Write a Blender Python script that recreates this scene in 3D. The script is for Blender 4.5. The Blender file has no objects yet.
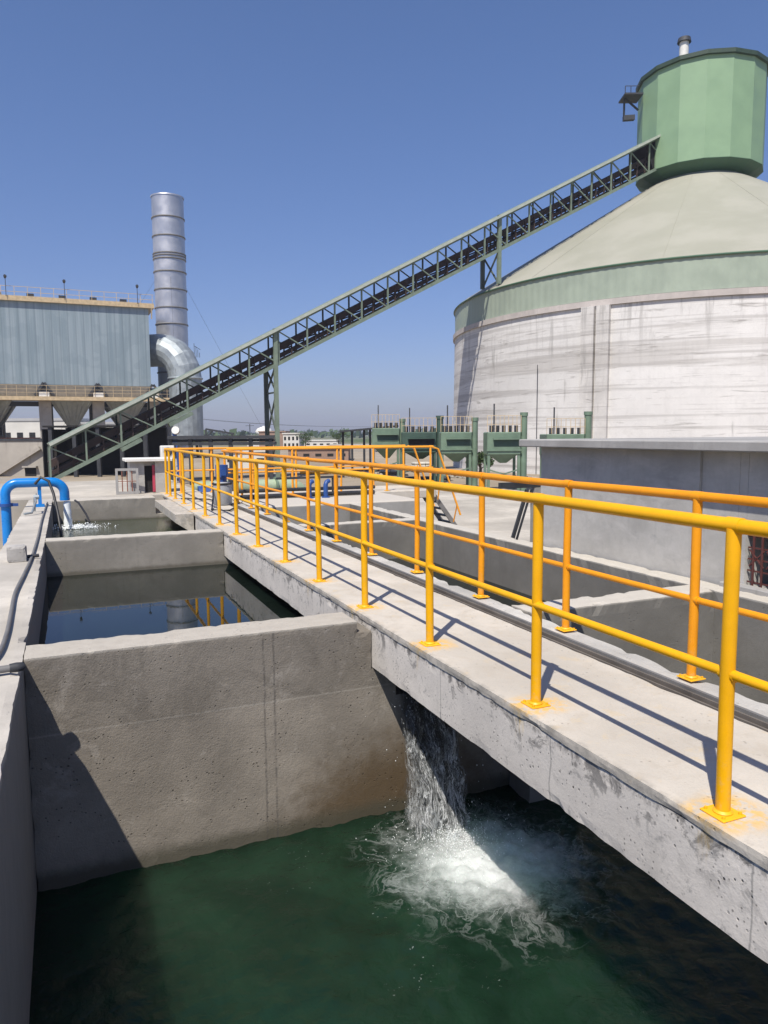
import bpy, bmesh, math, random
from mathutils import Vector, Matrix, noise
random.seed(7)
R = math.radians
sc = bpy.context.scene
COL = sc.collection
# ------------------------------------------------------------------ camera model
FPX, CAMH = 740.0, 1.5
PITCH, ROLL, YAW = R(6.05), R(0.4), R(23.2)
HEAD = Vector((math.sin(YAW), math.cos(YAW), 0)); RIGHT = Vector((math.cos(YAW), -math.sin(YAW), 0))
CAM = Vector((0, 0, CAMH))

def ray(u, v):
    x = (u - 384) / FPX; y = (512 - v) / FPX
    c, s = math.cos(ROLL), math.sin(ROLL)
    x, y = x * c + y * s, -x * s + y * c
    Y = math.cos(PITCH) + y * math.sin(PITCH); Z = -math.sin(PITCH) + y * math.cos(PITCH)
    return RIGHT * x + HEAD * Y + Vector((0, 0, Z))

def W(u, v, d):
    """surveyed point: seen at (u, v), d metres ahead"""
    r = ray(u, v); return CAM + r * (d / r.dot(HEAD))

def zat(u, v, dist):
    r = ray(u, v); return CAMH + r.z / math.hypot(r.x, r.y) * dist

def Pg(u, v, z):
    r = ray(u, v); return CAM + r * ((z - CAMH) / r.z)

def azim(u, v):
    r = ray(u, v); return math.atan2(r.x, r.y)

cam_d = bpy.data.cameras.new("camera"); cam = bpy.data.objects.new("camera", cam_d); COL.objects.link(cam)
fwd = (HEAD * math.cos(PITCH) - Vector((0, 0, math.sin(PITCH)))).normalized()
up0 = RIGHT.cross(fwd).normalized()
c_, s_ = math.cos(ROLL), math.sin(ROLL)
rx = (RIGHT * c_ - up0 * s_).normalized(); uy = (RIGHT * s_ + up0 * c_).normalized()
M = Matrix((rx, uy, -fwd)).transposed().to_4x4(); M.translation = CAM
cam.matrix_world = M
cam_d.sensor_fit = 'VERTICAL'; cam_d.sensor_height = 24; cam_d.lens = FPX / 1024 * 24
cam_d.clip_start = 0.05; cam_d.clip_end = 20000
sc.camera = cam

# ------------------------------------------------------------------ light
SUN = Vector((-0.50, -0.54, 1.15)).normalized()
elev = math.asin(SUN.z); rot = math.atan2(SUN.x, SUN.y)
w = bpy.data.worlds.new("World"); sc.world = w; w.use_nodes = True
nt = w.node_tree; nt.nodes.clear()
sky = nt.nodes.new('ShaderNodeTexSky'); sky.sky_type = 'NISHITA'; sky.sun_disc = False
sky.sun_elevation = elev; sky.sun_rotation = rot
sky.altitude = 0; sky.air_density = 1.0; sky.dust_density = 0.7; sky.ozone_density = 4.0
bg = nt.nodes.new('ShaderNodeBackground'); bg.inputs['Strength'].default_value = 0.098
wo = nt.nodes.new('ShaderNodeOutputWorld')
tc = nt.nodes.new('ShaderNodeTexCoord'); sx_ = nt.nodes.new('ShaderNodeSeparateXYZ'); nt.links.new(tc.outputs['Generated'], sx_.inputs[0])
mr = nt.nodes.new('ShaderNodeMapRange'); nt.links.new(sx_.outputs['Z'], mr.inputs['Value']); mr.interpolation_type = 'SMOOTHSTEP'
mr.inputs['From Min'].default_value = -.05; mr.inputs['From Max'].default_value = .5
tint = nt.nodes.new('ShaderNodeMix'); tint.data_type = 'RGBA'; nt.links.new(mr.outputs[0], tint.inputs[0])
tint.inputs[6].default_value = (.76, .73, .95, 1); tint.inputs[7].default_value = (.86, .93, 1.14, 1)
mul = nt.nodes.new('ShaderNodeMix'); mul.data_type = 'RGBA'; mul.blend_type = 'MULTIPLY'; mul.inputs[0].default_value = 1
nt.links.new(sky.outputs[0], mul.inputs[6]); nt.links.new(tint.outputs[2], mul.inputs[7])
nt.links.new(mul.outputs[2], bg.inputs['Color']); nt.links.new(bg.outputs[0], wo.inputs['Surface'])
sl = bpy.data.lights.new("sun", 'SUN'); sl.energy = 5.0; sl.angle = R(0.53); sl.color = (1.0, 0.94, 0.85)
so = bpy.data.objects.new("sun", sl); COL.objects.link(so)
so.rotation_euler = SUN.to_track_quat('Z', 'Y').to_euler(); so.location = (-20, -20, 40)
sc.view_settings.view_transform = 'Standard'; sc.view_settings.look = 'None'
sc.view_settings.exposure = 0.20; sc.view_settings.gamma = 1.0
try: sc.view_settings.use_curve_mapping = False
except Exception: pass
sc.cycles.max_bounces = 6; sc.cycles.transparent_max_bounces = 12
sc.cycles.use_denoising = True

# ------------------------------------------------------------------ mesh helpers
class MB:
    def __init__(s): s.v = []; s.f = []; s.sm = []
    def add(s, vs, fs, smooth=False):
        b = len(s.v); s.v += [tuple(x) for x in vs]
        for f in fs: s.f.append([b + i for i in f]); s.sm.append(smooth)
    def box(s, x0, x1, y0, y1, z0, z1):
        s.add([(x0, y0, z0), (x1, y0, z0), (x1, y1, z0), (x0, y1, z0), (x0, y0, z1), (x1, y0, z1), (x1, y1, z1), (x0, y1, z1)],
              [(0, 3, 2, 1), (4, 5, 6, 7), (0, 1, 5, 4), (1, 2, 6, 5), (2, 3, 7, 6), (3, 0, 4, 7)])
    def cham(s, x0, x1, y0, y1, z0, z1, c):
        """box with all edges chamfered"""
        bm = bmesh.new(); bmesh.ops.create_cube(bm, size=1)
        for q in bm.verts: q.co = Vector(((x0 + x1) / 2 + q.co.x * (x1 - x0), (y0 + y1) / 2 + q.co.y * (y1 - y0), (z0 + z1) / 2 + q.co.z * (z1 - z0)))
        bmesh.ops.bevel(bm, geom=list(bm.edges), offset=c, segments=1, affect='EDGES')
        bm.verts.index_update()
        s.add([q.co for q in bm.verts], [[l.index for l in f.verts] for f in bm.faces]); bm.free()
    def path(s, pts, r, n=12, caps=True, smooth=True):
        pts = [Vector(p) for p in pts]; rs = r if isinstance(r, (list, tuple)) else [r] * len(pts)
        rings = []; prev = None
        for i, p in enumerate(pts):
            a = (pts[min(i + 1, len(pts) - 1)] - pts[max(i - 1, 0)]).normalized()
            if prev is None:
                h = Vector((0, 0, 1)) if abs(a.z) < 0.9 else Vector((1, 0, 0))
                x = a.cross(h).normalized()
            else:
                x = (prev - a * prev.dot(a)).normalized()
            prev = x; y = a.cross(x)
            rings.append([p + (x * math.cos(2 * math.pi * k / n) + y * math.sin(2 * math.pi * k / n)) * rs[i] for k in range(n)])
        vs = [q for g in rings for q in g]; fs = []
        for i in range(len(pts) - 1):
            for k in range(n):
                fs.append((i * n + k, i * n + (k + 1) % n, (i + 1) * n + (k + 1) % n, (i + 1) * n + k))
        s.add(vs, fs, smooth)
        if caps:
            s.add(rings[0], [tuple(range(n))[::-1]]); s.add(rings[-1], [tuple(range(n))])
    def beam(s, a, b, wd, h, upv=(0, 0, 1)):
        """rectangular bar a->b, wd across, h along upv"""
        a = Vector(a); b = Vector(b); d = (b - a).normalized(); u = Vector(upv)
        if abs(d.dot(u)) > 0.95: u = Vector((1, 0, 0)) if abs(d.x) < .9 else Vector((0, 1, 0))
        x = d.cross(u).normalized(); y = x.cross(d).normalized()
        q = []
        for p in (a, b):
            for sx, sy in ((-1, -1), (1, -1), (1, 1), (-1, 1)): q.append(p + x * sx * wd / 2 + y * sy * h / 2)
        s.add(q, [(0, 1, 2, 3), (7, 6, 5, 4), (0, 4, 5, 1), (1, 5, 6, 2), (2, 6, 7, 3), (3, 7, 4, 0)])
    def lathe(s, cx, cy, prof, n=64, smooth=True, a0=0.0, caps=True):
        vs = []; fs = []
        for r, z in prof:
            for k in range(n):
                a = a0 + 2 * math.pi * k / n; vs.append((cx + r * math.cos(a), cy + r * math.sin(a), z))
        for i in range(len(prof) - 1):
            for k in range(n):
                fs.append((i * n + k, i * n + (k + 1) % n, (i + 1) * n + (k + 1) % n, (i + 1) * n + k))
        s.add(vs, fs, smooth)
        if caps:
            b = len(prof) - 1
            s.add(vs[:n], [tuple(range(n))[::-1]]); s.add(vs[b * n:], [tuple(range(n))])
    def prism(s, poly, axis, a, b):
        """poly of 2-tuples extruded along axis ('x','y','z') between a and b"""
        def P(p, t):
            return {'x': (t, p[0], p[1]), 'y': (p[0], t, p[1]), 'z': (p[0], p[1], t)}[axis]
        n = len(poly); vs = [P(p, a) for p in poly] + [P(p, b) for p in poly]
        fs = [tuple(range(n)), tuple(range(2 * n - 1, n - 1, -1))] + [(i, i + n, (i + 1) % n + n, (i + 1) % n) for i in range(n)]
        s.add(vs, fs)
    def build(s, name, m, parent=None, fix=True):
        me = bpy.data.meshes.new(name); me.from_pydata(s.v, [], s.f)
        me.polygons.foreach_set('use_smooth', s.sm)
        if fix:
            bm = bmesh.new(); bm.from_mesh(me); bmesh.ops.recalc_face_normals(bm, faces=bm.faces); bm.to_mesh(me); bm.free()
        me.materials.append(m); me.update()
        o = bpy.data.objects.new(name, me); COL.objects.link(o)
        if parent: o.parent = parent
        return o

def cuts(a, b, st, extra=()):
    n = max(1, round((b - a) / st)); xs = [a + (b - a) * i / n for i in range(n + 1)]
    for e in extra:
        if a < e < b:
            j = min(range(1, len(xs) - 1), key=lambda k: abs(xs[k] - e)) if len(xs) > 2 else None
            if j is not None: xs[j] = e
    return xs

def solid(xs, ys, zs, inside=lambda x, y, z: True, chip=0.010, seed=0.0):
    """welded block surface with worn, chipped edges"""
    mb = MB(); idx = {}; axes = {}
    nx, ny, nz = len(xs) - 1, len(ys) - 1, len(zs) - 1
    def ins(i, j, k):
        if i < 0 or j < 0 or k < 0 or i >= nx or j >= ny or k >= nz: return False
        return inside((xs[i] + xs[i + 1]) / 2, (ys[j] + ys[j + 1]) / 2, (zs[k] + zs[k + 1]) / 2)
    def vid(i, j, k):
        if (i, j, k) not in idx:
            idx[(i, j, k)] = len(mb.v); mb.v.append([xs[i], ys[j], zs[k]]); axes[len(mb.v) - 1] = set()
        return idx[(i, j, k)]
    cache = {}
    def I(i, j, k):
        if (i, j, k) not in cache: cache[(i, j, k)] = ins(i, j, k)
        return cache[(i, j, k)]
    def face(c, nrm):
        q = [vid(*t) for t in c]
        for t in q: axes[t].add(nrm)
        mb.f.append(q); mb.sm.append(False)
    for i in range(nx):
        for j in range(ny):
            for k in range(nz):
                if not I(i, j, k): continue
                if not I(i - 1, j, k): face([(i, j, k), (i, j, k + 1), (i, j + 1, k + 1), (i, j + 1, k)], (-1, 0, 0))
                if not I(i + 1, j, k): face([(i + 1, j, k), (i + 1, j + 1, k), (i + 1, j + 1, k + 1), (i + 1, j, k + 1)], (1, 0, 0))
                if not I(i, j - 1, k): face([(i, j, k), (i + 1, j, k), (i + 1, j, k + 1), (i, j, k + 1)], (0, -1, 0))
                if not I(i, j + 1, k): face([(i, j + 1, k), (i, j + 1, k + 1), (i + 1, j + 1, k + 1), (i + 1, j + 1, k)], (0, 1, 0))
                if not I(i, j, k - 1): face([(i, j, k), (i, j + 1, k), (i + 1, j + 1, k), (i + 1, j, k)], (0, 0, -1))
                if not I(i, j, k + 1): face([(i, j, k + 1), (i + 1, j, k + 1), (i + 1, j + 1, k + 1), (i, j + 1, k + 1)], (0, 0, 1))
    for t, ax in axes.items():
        if len(ax) < 2: continue
        p = Vector(mb.v[t]); n = Vector((0, 0, 0))
        for a in ax: n += Vector(a)
        q = p * 2.3 + Vector((seed, seed * .7, 3.1))
        big = noise.fractal(q * 1.6, 1.0, 2.0, 4); sm = noise.noise(q * 9.0)
        big2 = noise.fractal(p * 7.0 + Vector((seed, 1, 2)), 1.0, 2.0, 3); d = chip * (0.15 + max(0.0, big - .25) * 3.0 + max(0.0, big2 - .12) * 1.6 + abs(sm) * .25)
        mb.v[t] = list(p - n * d)
    return mb

def tag(o, label=None, cat=None, group=None, kind=None):
    if label: o['label'] = label
    if cat: o['category'] = cat
    if group: o['group'] = group
    if kind: o['kind'] = kind
    return o
CUR = [None]
def empty(name, loc=(0, 0, 0), rz=0.0):
    o = bpy.data.objects.new(name, None); COL.objects.link(o); o.location = loc; o.rotation_euler = (0, 0, rz)
    o.empty_display_size = 0.2; CUR[0] = o; return o
def kids(o): return [c for c in bpy.data.objects if c.parent == o]
def copy_tree(o, parent=None, link=None):
    c = o.copy(); COL.objects.link(c)
    if parent: c.parent = parent
    for ch in kids(o): copy_tree(ch, c)
    return c

# ------------------------------------------------------------------ materials
class NT:
    def __init__(s, name):
        s.m = bpy.data.materials.new(name); s.m.use_nodes = True; s.t = s.m.node_tree; s.t.nodes.clear()
        s.out = s.t.nodes.new('ShaderNodeOutputMaterial'); s.p = s.n('ShaderNodeBsdfPrincipled')
        s.t.links.new(s.p.outputs[0], s.out.inputs['Surface'])
        s.co = s.n('ShaderNodeTexCoord').outputs['Object']
    def n(s, ty, **k):
        nd = s.t.nodes.new(ty)
        for a, b in k.items(): setattr(nd, a, b)
        return nd
    def l(s, a, b): s.t.links.new(a, b)
    def setv(s, sock, v):
        if isinstance(v, (int, float)): sock.default_value = v
        elif isinstance(v, (tuple, list)): sock.default_value = tuple(v) if len(v) == 4 or sock.type != 'RGBA' else (*v, 1)
        else: s.l(v, sock)
    def map(s, scale=(1, 1, 1), loc=(0, 0, 0), src=None):
        m = s.n('ShaderNodeMapping'); s.l(src or s.co, m.inputs['Vector'])
        m.inputs['Scale'].default_value = scale; m.inputs['Location'].default_value = loc; return m.outputs[0]
    def noise(s, scale=5, detail=6, rough=.55, vec=None, dist=0.0):
        t = s.n('ShaderNodeTexNoise'); s.l(vec or s.co, t.inputs['Vector'])
        t.inputs['Scale'].default_value = scale; t.inputs['Detail'].default_value = detail
        t.inputs['Roughness'].default_value = rough; t.inputs['Distortion'].default_value = dist; return t.outputs['Fac']
    def vor(s, scale, vec=None, feat='F1'):
        t = s.n('ShaderNodeTexVoronoi', feature=feat); s.l(vec or s.co, t.inputs['Vector']); t.inputs['Scale'].default_value = scale
        return t.outputs['Distance']
    def math(s, op, a, b=0.0, c=None):
        t = s.n('ShaderNodeMath', operation=op); s.setv(t.inputs[0], a); s.setv(t.inputs[1], b)
        if c is not None: s.setv(t.inputs[2], c)
        return t.outputs[0]
    def step(s, v, a, b, lo=0.0, hi=1.0):
        t = s.n('ShaderNodeMapRange', interpolation_type='SMOOTHSTEP'); s.setv(t.inputs['Value'], v)
        t.inputs['From Min'].default_value = a; t.inputs['From Max'].default_value = b
        t.inputs['To Min'].default_value = lo; t.inputs['To Max'].default_value = hi; return t.outputs[0]
    def mix(s, f, a, b, mode='MIX'):
        t = s.n('ShaderNodeMix', data_type='RGBA', blend_type=mode); s.setv(t.inputs[0], f)
        s.setv(t.inputs[6], a); s.setv(t.inputs[7], b); return t.outputs[2]
    def xyz(s, src=None):
        t = s.n('ShaderNodeSeparateXYZ'); s.l(src or s.co, t.inputs[0]); return t.outputs
    def bump(s, h, strength=.3, dist=.01, nrm=None):
        b = s.n('ShaderNodeBump'); s.l(h, b.inputs['Height']); b.inputs['Strength'].default_value = strength
        b.inputs['Distance'].default_value = dist
        if nrm is not None: s.l(nrm, b.inputs['Normal'])
        return b.outputs[0]
    def base(s, c, rough=.85, metal=0.0, spec=.5):
        s.setv(s.p.inputs['Base Color'], c); s.setv(s.p.inputs['Roughness'], rough)
        s.setv(s.p.inputs['Metallic'], metal); s.p.inputs['Specular IOR Level'].default_value = spec; return s

def concrete(name, col, var=.18, pit=0.5, streak=.25, blotch=.35, dirt=(.10, .09, .075), bump=.5, extra=None, sc_=1.0):
    T = NT(name)
    big = T.noise(.9 * sc_, 7, .6); mid = T.noise(5.5 * sc_, 8, .65, dist=.6); fin = T.noise(70 * sc_, 4, .7)
    st = T.noise(1.0, 5, .6, vec=T.map((9 * sc_, 9 * sc_, .7 * sc_)))
    dark = tuple(x * (1 - var * 1.6) for x in col); lite = tuple(min(1, x * (1 + var)) for x in col)
    c = T.mix(T.step(big, .3, .72), dark, lite)
    c = T.mix(T.step(mid, .35, .75, 0, .55), c, tuple(x * (1 - var * 1.3) for x in col))
    c = T.mix(T.step(fin, .45, .75, 0, .25), c, tuple(x * .6 for x in col))
    c = T.mix(T.step(st, .55, .8, 0, streak), c, dirt)
    bl = T.noise(2.6 * sc_, 10, .72, dist=1.2)
    c = T.mix(T.step(bl, .60, .70, 0, blotch), c, dirt)
    v = T.vor(26 * sc_); pm = T.math('MULTIPLY', T.step(v, .10, .20, 1, 0), T.step(T.noise(3.1 * sc_, 3), .5, .62))
    c = T.mix(T.math('MULTIPLY', pm, pit), c, tuple(x * .35 for x in dirt))
    if extra: c = extra(T, c)
    T.base(c, .92, 0, .25)
    h = T.math('ADD', T.math('MULTIPLY', mid, .6), T.math('MULTIPLY', fin, .35))
    h = T.math('SUBTRACT', h, T.math('MULTIPLY', pm, .8 * pit + .2))
    T.l(T.bump(h, bump, .012), T.p.inputs['Normal'])
    return T.m

POST_Y = [-.55, .74, 2.03, 3.32, 4.62, 5.87, 7.13, 8.40, 9.75, 11.1, 12.45, 13.85, 15.2, 16.55, 17.9, 18.8, 19.5]
def paint_drips(T, c):
    X, Y, Z = T.xyz()
    # overspray of rail paint round each foot plate and runs down the beam face
    off = T.noise(1.1, 2); yy = T.math('ADD', Y, T.math('MULTIPLY', T.math('SUBTRACT', T.noise(14, 3), .5), .10))
    md = T.math('ABSOLUTE', T.math('SUBTRACT', T.math('FLOORED_MODULO', T.math('SUBTRACT', yy, 2.03 - .642), 1.284), .642))
    near = T.step(md, .05, .19, 1, 0)
    top = T.step(T.math('ABSOLUTE', T.math('SUBTRACT', X, 2.34)), .06, .22, 1, 0)
    k = T.math('MULTIPLY', T.math('MULTIPLY', near, top), T.step(T.noise(16, 6, .7), .40, .56))
    up = T.step(Z, -.03, -.005)
    k1 = T.math('MULTIPLY', k, T.math('MULTIPLY', up, .75))
    c = T.mix(k1, c, (.72, .40, .03))
    run = T.math('MULTIPLY', T.step(md, .0, .05, 1, 0), T.step(Z, -.22, -.02)); run = T.math('MULTIPLY', run, T.step(T.noise(1, 4, .7, vec=T.map((10, 22, 3))), .42, .62))
    run = T.math('MULTIPLY', run, T.math('SUBTRACT', 1.0, up))
    return T.mix(T.math('MULTIPLY', run, .6), c, (.55, .36, .06))
def beam_extra(T, c):
    X, Y, Z = T.xyz()
    # dark blotches near the arris, a few construction joints
    b = T.noise(1, 8, .72, vec=T.map((3, 5.5, 7), (3, 1, 2)), dist=.8)
    m = T.math('MULTIPLY', T.step(b, .53, .60), T.step(Z, -.34, -.06))
    c = T.mix(T.math('MULTIPLY', m, .75), c, (.11, .105, .10))
    b3 = T.noise(9, 9, .75, dist=.5); c = T.mix(T.step(b3, .56, .66, 0, .55), c, (.22, .215, .205))
    ln = T.math('ABSOLUTE', T.math('SUBTRACT', T.math('FLOORED_MODULO', T.math('ADD', Y, T.math('MULTIPLY', T.noise(4, 4), .05)), 1.22), .61)); c = T.mix(T.step(ln, 0, .008, .55, 0), c, (.12, .12, .115))
    eg = T.step(Z, -.11, -.055); c = T.mix(T.math('MULTIPLY', eg, T.step(T.noise(13, 7, .75), .44, .58, 0, .75)), c, (.10, .095, .09))
    spk = T.math('MULTIPLY', T.step(T.vor(34), .10, .24, 1, 0), T.step(T.noise(4, 4), .46, .56))
    c = T.mix(T.math('MULTIPLY', spk, .7), c, (.06, .06, .055))
    return paint_drips(T, c)
M_beam = concrete('beam_concrete', (.66, .61, .545), .10, .9, .2, .30, bump=.5, extra=beam_extra)
def deck_extra(T, c):
    m = T.noise(3.2, 8, .7, dist=.6); c = T.mix(T.step(m, .50, .64, 0, .35), c, (.40, .35, .28))
    y = T.noise(5.5, 7, .7, dist=.4); c = T.mix(T.math('MULTIPLY', T.step(y, .56, .66, 0, .30), T.step(m, .40, .52)), c, (.58, .44, .24))
    d = T.vor(60); c = T.mix(T.math('MULTIPLY', T.step(d, .06, .14, 1, 0), T.step(T.noise(6, 4), .5, .58, 0, .6)), c, (.22, .20, .17))
    ck = T.vor(1.3, vec=T.map((1, 1, 1)), feat='DISTANCE_TO_EDGE'); ck = T.math('ADD', ck, T.math('MULTIPLY', T.math('SUBTRACT', T.noise(9, 5, .7), .5), .06))
    X, Y, Z = T.xyz(); ed = T.step(X, 2.26, 2.215); c = T.mix(T.math('MULTIPLY', ed, T.step(T.noise(11, 7, .72), .42, .60, 0, .6)), c, (.25, .235, .21))
    return paint_drips(T, c)
M_deck = concrete('deck_concrete', (.53, .485, .415), .12, .4, .0, .22, dirt=(.26, .22, .17), bump=.5, extra=deck_extra)

def wall_extra(T, c):
    X, Y, Z = T.xyz(); nz = T.noise(2.2, 6, .65); n2 = T.noise(7, 6, .7)
    zz = T.math('ADD', Z, T.math('MULTIPLY', T.math('SUBTRACT', nz, .5), .22))
    # first pour is darker than the lower lift; joint near z=-.55
    c = T.mix(T.step(zz, -.60, -.545, 0, .38), c, (.165, .148, .125))
    c = T.mix(T.math('MULTIPLY', T.step(T.math('ABSOLUTE', T.math('ADD', Z, .56)), 0, .012, 1, 0), .35), c, (.42, .39, .34))
    pt = T.noise(1.4, 9, .72, dist=1.0); c = T.mix(T.math('MULTIPLY', T.step(pt, .47, .60, 0, .5), T.step(zz, -.62, -.5, .35, 1.0)), c, (.13, .115, .095))
    c = T.mix(T.step(T.noise(3.4, 8, .75, dist=.5), .55, .68, 0, .4), c, (.40, .365, .32))
    # rust brown damp patch beside the overflow
    dx = T.math('MULTIPLY', T.math('SUBTRACT', X, 2.45), .75); dz = T.math('SUBTRACT', Z, -1.72)
    rr = T.math('SQRT', T.math('ADD', T.math('MULTIPLY', dx, dx), T.math('MULTIPLY', dz, dz)))
    rr = T.math('ADD', rr, T.math('MULTIPLY', T.math('SUBTRACT', n2, .5), .5))
    front = T.step(Y, 5.6, 5.75, 1, 0)
    c = T.mix(T.math('MULTIPLY', T.step(rr, .35, 1.0, .95, 0), T.math('MULTIPLY', front, T.step(Z, -.75, -1.0))), c, (.10, .068, .036))
    # tide mark just above the water of this basin
    w = T.math('ADD', Z, T.math('MULTIPLY', T.math('SUBTRACT', n2, .5), .12))
    c = T.mix(T.math('MULTIPLY', T.step(w, -1.62, -1.5, .8, 0), front), c, (.07, .065, .045))
    # vertical joint
    jx = T.math('ADD', X, T.math('MULTIPLY', T.math('SUBTRACT', T.noise(5, 5), .5), .03))
    for x0 in (1.32, 1.40):
        c = T.mix(T.math('MULTIPLY', T.step(T.math('ABSOLUTE', T.math('SUBTRACT', jx, x0)), 0, .014, 1, 0), T.step(n2, .38, .55, .1, .6)), c, (.07, .065, .06))
    # dry pale top
    return T.mix(T.step(Z, -.025, -.004, 0, .85), c, T.mix(T.noise(8, 8, .7), (.33, .30, .255), (.56, .52, .45)))
M_wall = concrete('basin_wall_concrete', (.30, .265, .22), .20, .55, .18, .22, dirt=(.12, .105, .085), bump=1.0, extra=wall_extra)
def wall2_extra(T, c):
    X, Y, Z = T.xyz(); n2 = T.noise(7, 6, .7)
    w = T.math('ADD', Z, T.math('MULTIPLY', T.math('SUBTRACT', n2, .5), .06))
    c = T.mix(T.step(w, -.50, -.44, .7, 0), c, (.09, .08, .06))
    return T.mix(T.step(Z, -.025, -.004, 0, .9), c, T.mix(T.noise(8, 8, .7), (.36, .33, .28), (.58, .54, .47)))
M_wall2 = concrete('inner_wall_concrete', (.27, .25, .215), .16, .5, .3, .25, dirt=(.11, .10, .085), bump=.6, extra=wall2_extra)
M_coping = concrete('coping_concrete', (.49, .455, .40), .16, .4, .0, .4, dirt=(.26, .22, .17), bump=.45,
                    extra=lambda T, c: T.mix(T.step(T.xyz()[2], -.06, -.012, 1, 0), c, T.mix(T.noise(3, 8, .7, vec=T.map((3, 3, 1))), (.17, .16, .15), (.29, .275, .25))))
M_apron = concrete('apron_concrete', (.48, .44, .375), .2, .1, .0, .5, dirt=(.23, .19, .14), bump=.2, sc_=.5)
M_lip = concrete('lip_concrete', (.50, .48, .44), .2, .4, .1, .45, dirt=(.20, .19, .17), bump=.9)
def bw(T, c):
    X, Y, Z = T.xyz(); n = T.noise(1, 7, .7, vec=T.map((2, 2, 5)), dist=.5)
    return T.mix(T.step(n, .45, .7, 0, .45), c, (.58, .56, .53))
M_pump = concrete('render_plaster', (.45, .435, .405), .14, .1, .3, .4, dirt=(.23, .23, .23), bump=.25, extra=bw)
M_slab = concrete('roof_slab_concrete', (.36, .35, .335), .15, .2, .35, .3, bump=.35)
M_col = concrete('column_concrete', (.36, .34, .31), .14, .1, .2, .3, bump=.2, sc_=.4)
M_pale = concrete('plant_wall_concrete', (.42, .385, .335), .14, .1, .4, .4, bump=.2, sc_=.3)

def silo_extra(T, c):
    X, Y, Z = T.xyz(T.n('ShaderNodeNewGeometry').outputs['Position'])
    geo = T.n('ShaderNodeNewGeometry').outputs['Position']
    h = T.noise(1, 6, .65, vec=T.map((.05, .05, 1.1), src=geo), dist=.5)
    c = T.mix(T.step(h, .50, .64, 0, .55), c, (.42, .395, .365))
    h2 = T.noise(1, 6, .7, vec=T.map((.22, .22, 3.6), src=geo), dist=1.2)
    c = T.mix(T.step(h2, .56, .68, 0, .7), c, (.24, .22, .20))
    ln = T.math('ABSOLUTE', T.math('SUBTRACT', T.math('FLOORED_MODULO', T.math('ADD', Z, T.math('MULTIPLY', T.noise(.3, 2, vec=geo), .2)), 1.25), .62))
    c = T.mix(T.math('MULTIPLY', T.step(ln, 0, .06, .45, 0), T.step(T.noise(.35, 5, vec=geo), .4, .6)), c, (.30, .28, .26))
    vs = T.noise(1, 6, .7, vec=T.map((1.2, 1.2, .12), src=geo))
    gr = T.noise(1.6, 9, .78, vec=geo); c = T.mix(T.step(gr, .50, .64, 0, .18), c, (.40, .385, .365)); band = T.noise(1, 5, .6, vec=T.map((.03, .03, 1.9), src=geo)); c = T.mix(T.step(band, .53, .62, 0, .5), c, (.36, .34, .32)); dr = T.noise(1, 7, .72, vec=T.map((2.2, 2.2, .16), src=geo)); c = T.mix(T.math('MULTIPLY', T.step(dr, .50, .64), T.step(Z, 4.5, 9.5, .05, .55)), c, (.30, .285, .265))
    c = T.mix(T.math('MULTIPLY', T.step(vs, .58, .70), T.step(T.noise(.4, 3, vec=geo), .4, .6, 0, .7)), c, (.25, .24, .22))
    return c
M_silo = concrete('whitewashed_concrete', (.69, .67, .64), .06, .0, .0, .18, dirt=(.38, .35, .32), bump=.15, extra=silo_extra, sc_=.25)
M_pil = concrete('pilaster_concrete', (.62, .595, .56), .10, .0, .6, .5, dirt=(.36, .34, .32), bump=.3, sc_=.8, extra=silo_extra)
M_rib = concrete('rib_concrete', (.50, .455, .42), .12, .0, .5, .5, dirt=(.30, .28, .26), bump=.3, sc_=.8)

def paint(name, col, var=.12, rough=.45, metal=0.0, grime=(.1, .09, .08), g=.15, sc_=1.0, spec=.5, bump=0.0):
    T = NT(name); a = T.noise(3 * sc_, 6, .6); b = T.noise(22 * sc_, 6, .7)
    c = T.mix(T.step(a, .3, .7), tuple(x * (1 - var) for x in col), tuple(min(1, x * (1 + var)) for x in col))
    c = T.mix(T.step(b, .58, .72, 0, g), c, grime)
    T.base(c, T.step(a, .3, .7, rough * .85, min(1, rough * 1.2)), metal, spec)
    if bump: T.l(T.bump(b, bump, .004), T.p.inputs['Normal'])
    return T.m
def railpaint(name, col, deep, sc_=1.0):
    T = NT(name); a = T.noise(2.5, 6, .65); b = T.noise(28, 7, .72); runs = T.noise(1, 6, .7, vec=T.map((40, 40, 5)))
    c = T.mix(T.step(a, .35, .65), tuple(x * .88 for x in col), col)
    c = T.mix(T.step(runs, .52, .72, 0, .45), c, deep)
    c = T.mix(T.step(b, .62, .74, 0, .5), c, tuple(x * .55 for x in deep))
    ch = T.math('MULTIPLY', T.step(T.noise(45, 4, .6), .70, .73), T.step(a, .5, .6)); c = T.mix(T.math('MULTIPLY', ch, .7), c, (.16, .09, .05))
    X, Y, Z = T.xyz(); c = T.mix(T.math('MULTIPLY', T.step(Z, .35, .0), T.step(b, .48, .66, 0, .35)), c, (.50, .38, .18))
    T.base(c, T.step(b, .3, .7, .30, .55), 0, .35); T.l(T.bump(T.math('ADD', b, runs), .22, .004), T.p.inputs['Normal']); return T.m
M_yel = railpaint('yellow_rail_paint', (.82, .41, .004), (.74, .31, .004))
M_yel_d = paint('foot_plate_paint', (.84, .42, .01), .12, .5, g=.35, grime=(.45, .27, .05), bump=.3)
M_orange = railpaint('orange_rail_paint', (.80, .31, .008), (.68, .22, .006))
M_orange2 = paint('faded_orange_rail_paint', (.84, .34, .02), .06, .5, g=.15, grime=(.7, .3, .1))
M_blue = paint('blue_pipe_paint', (.005, .19, .56), .08, .28, g=.08)
M_dblue = paint('dark_blue_paint', (.02, .07, .25), .15, .45, g=.2)
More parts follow.
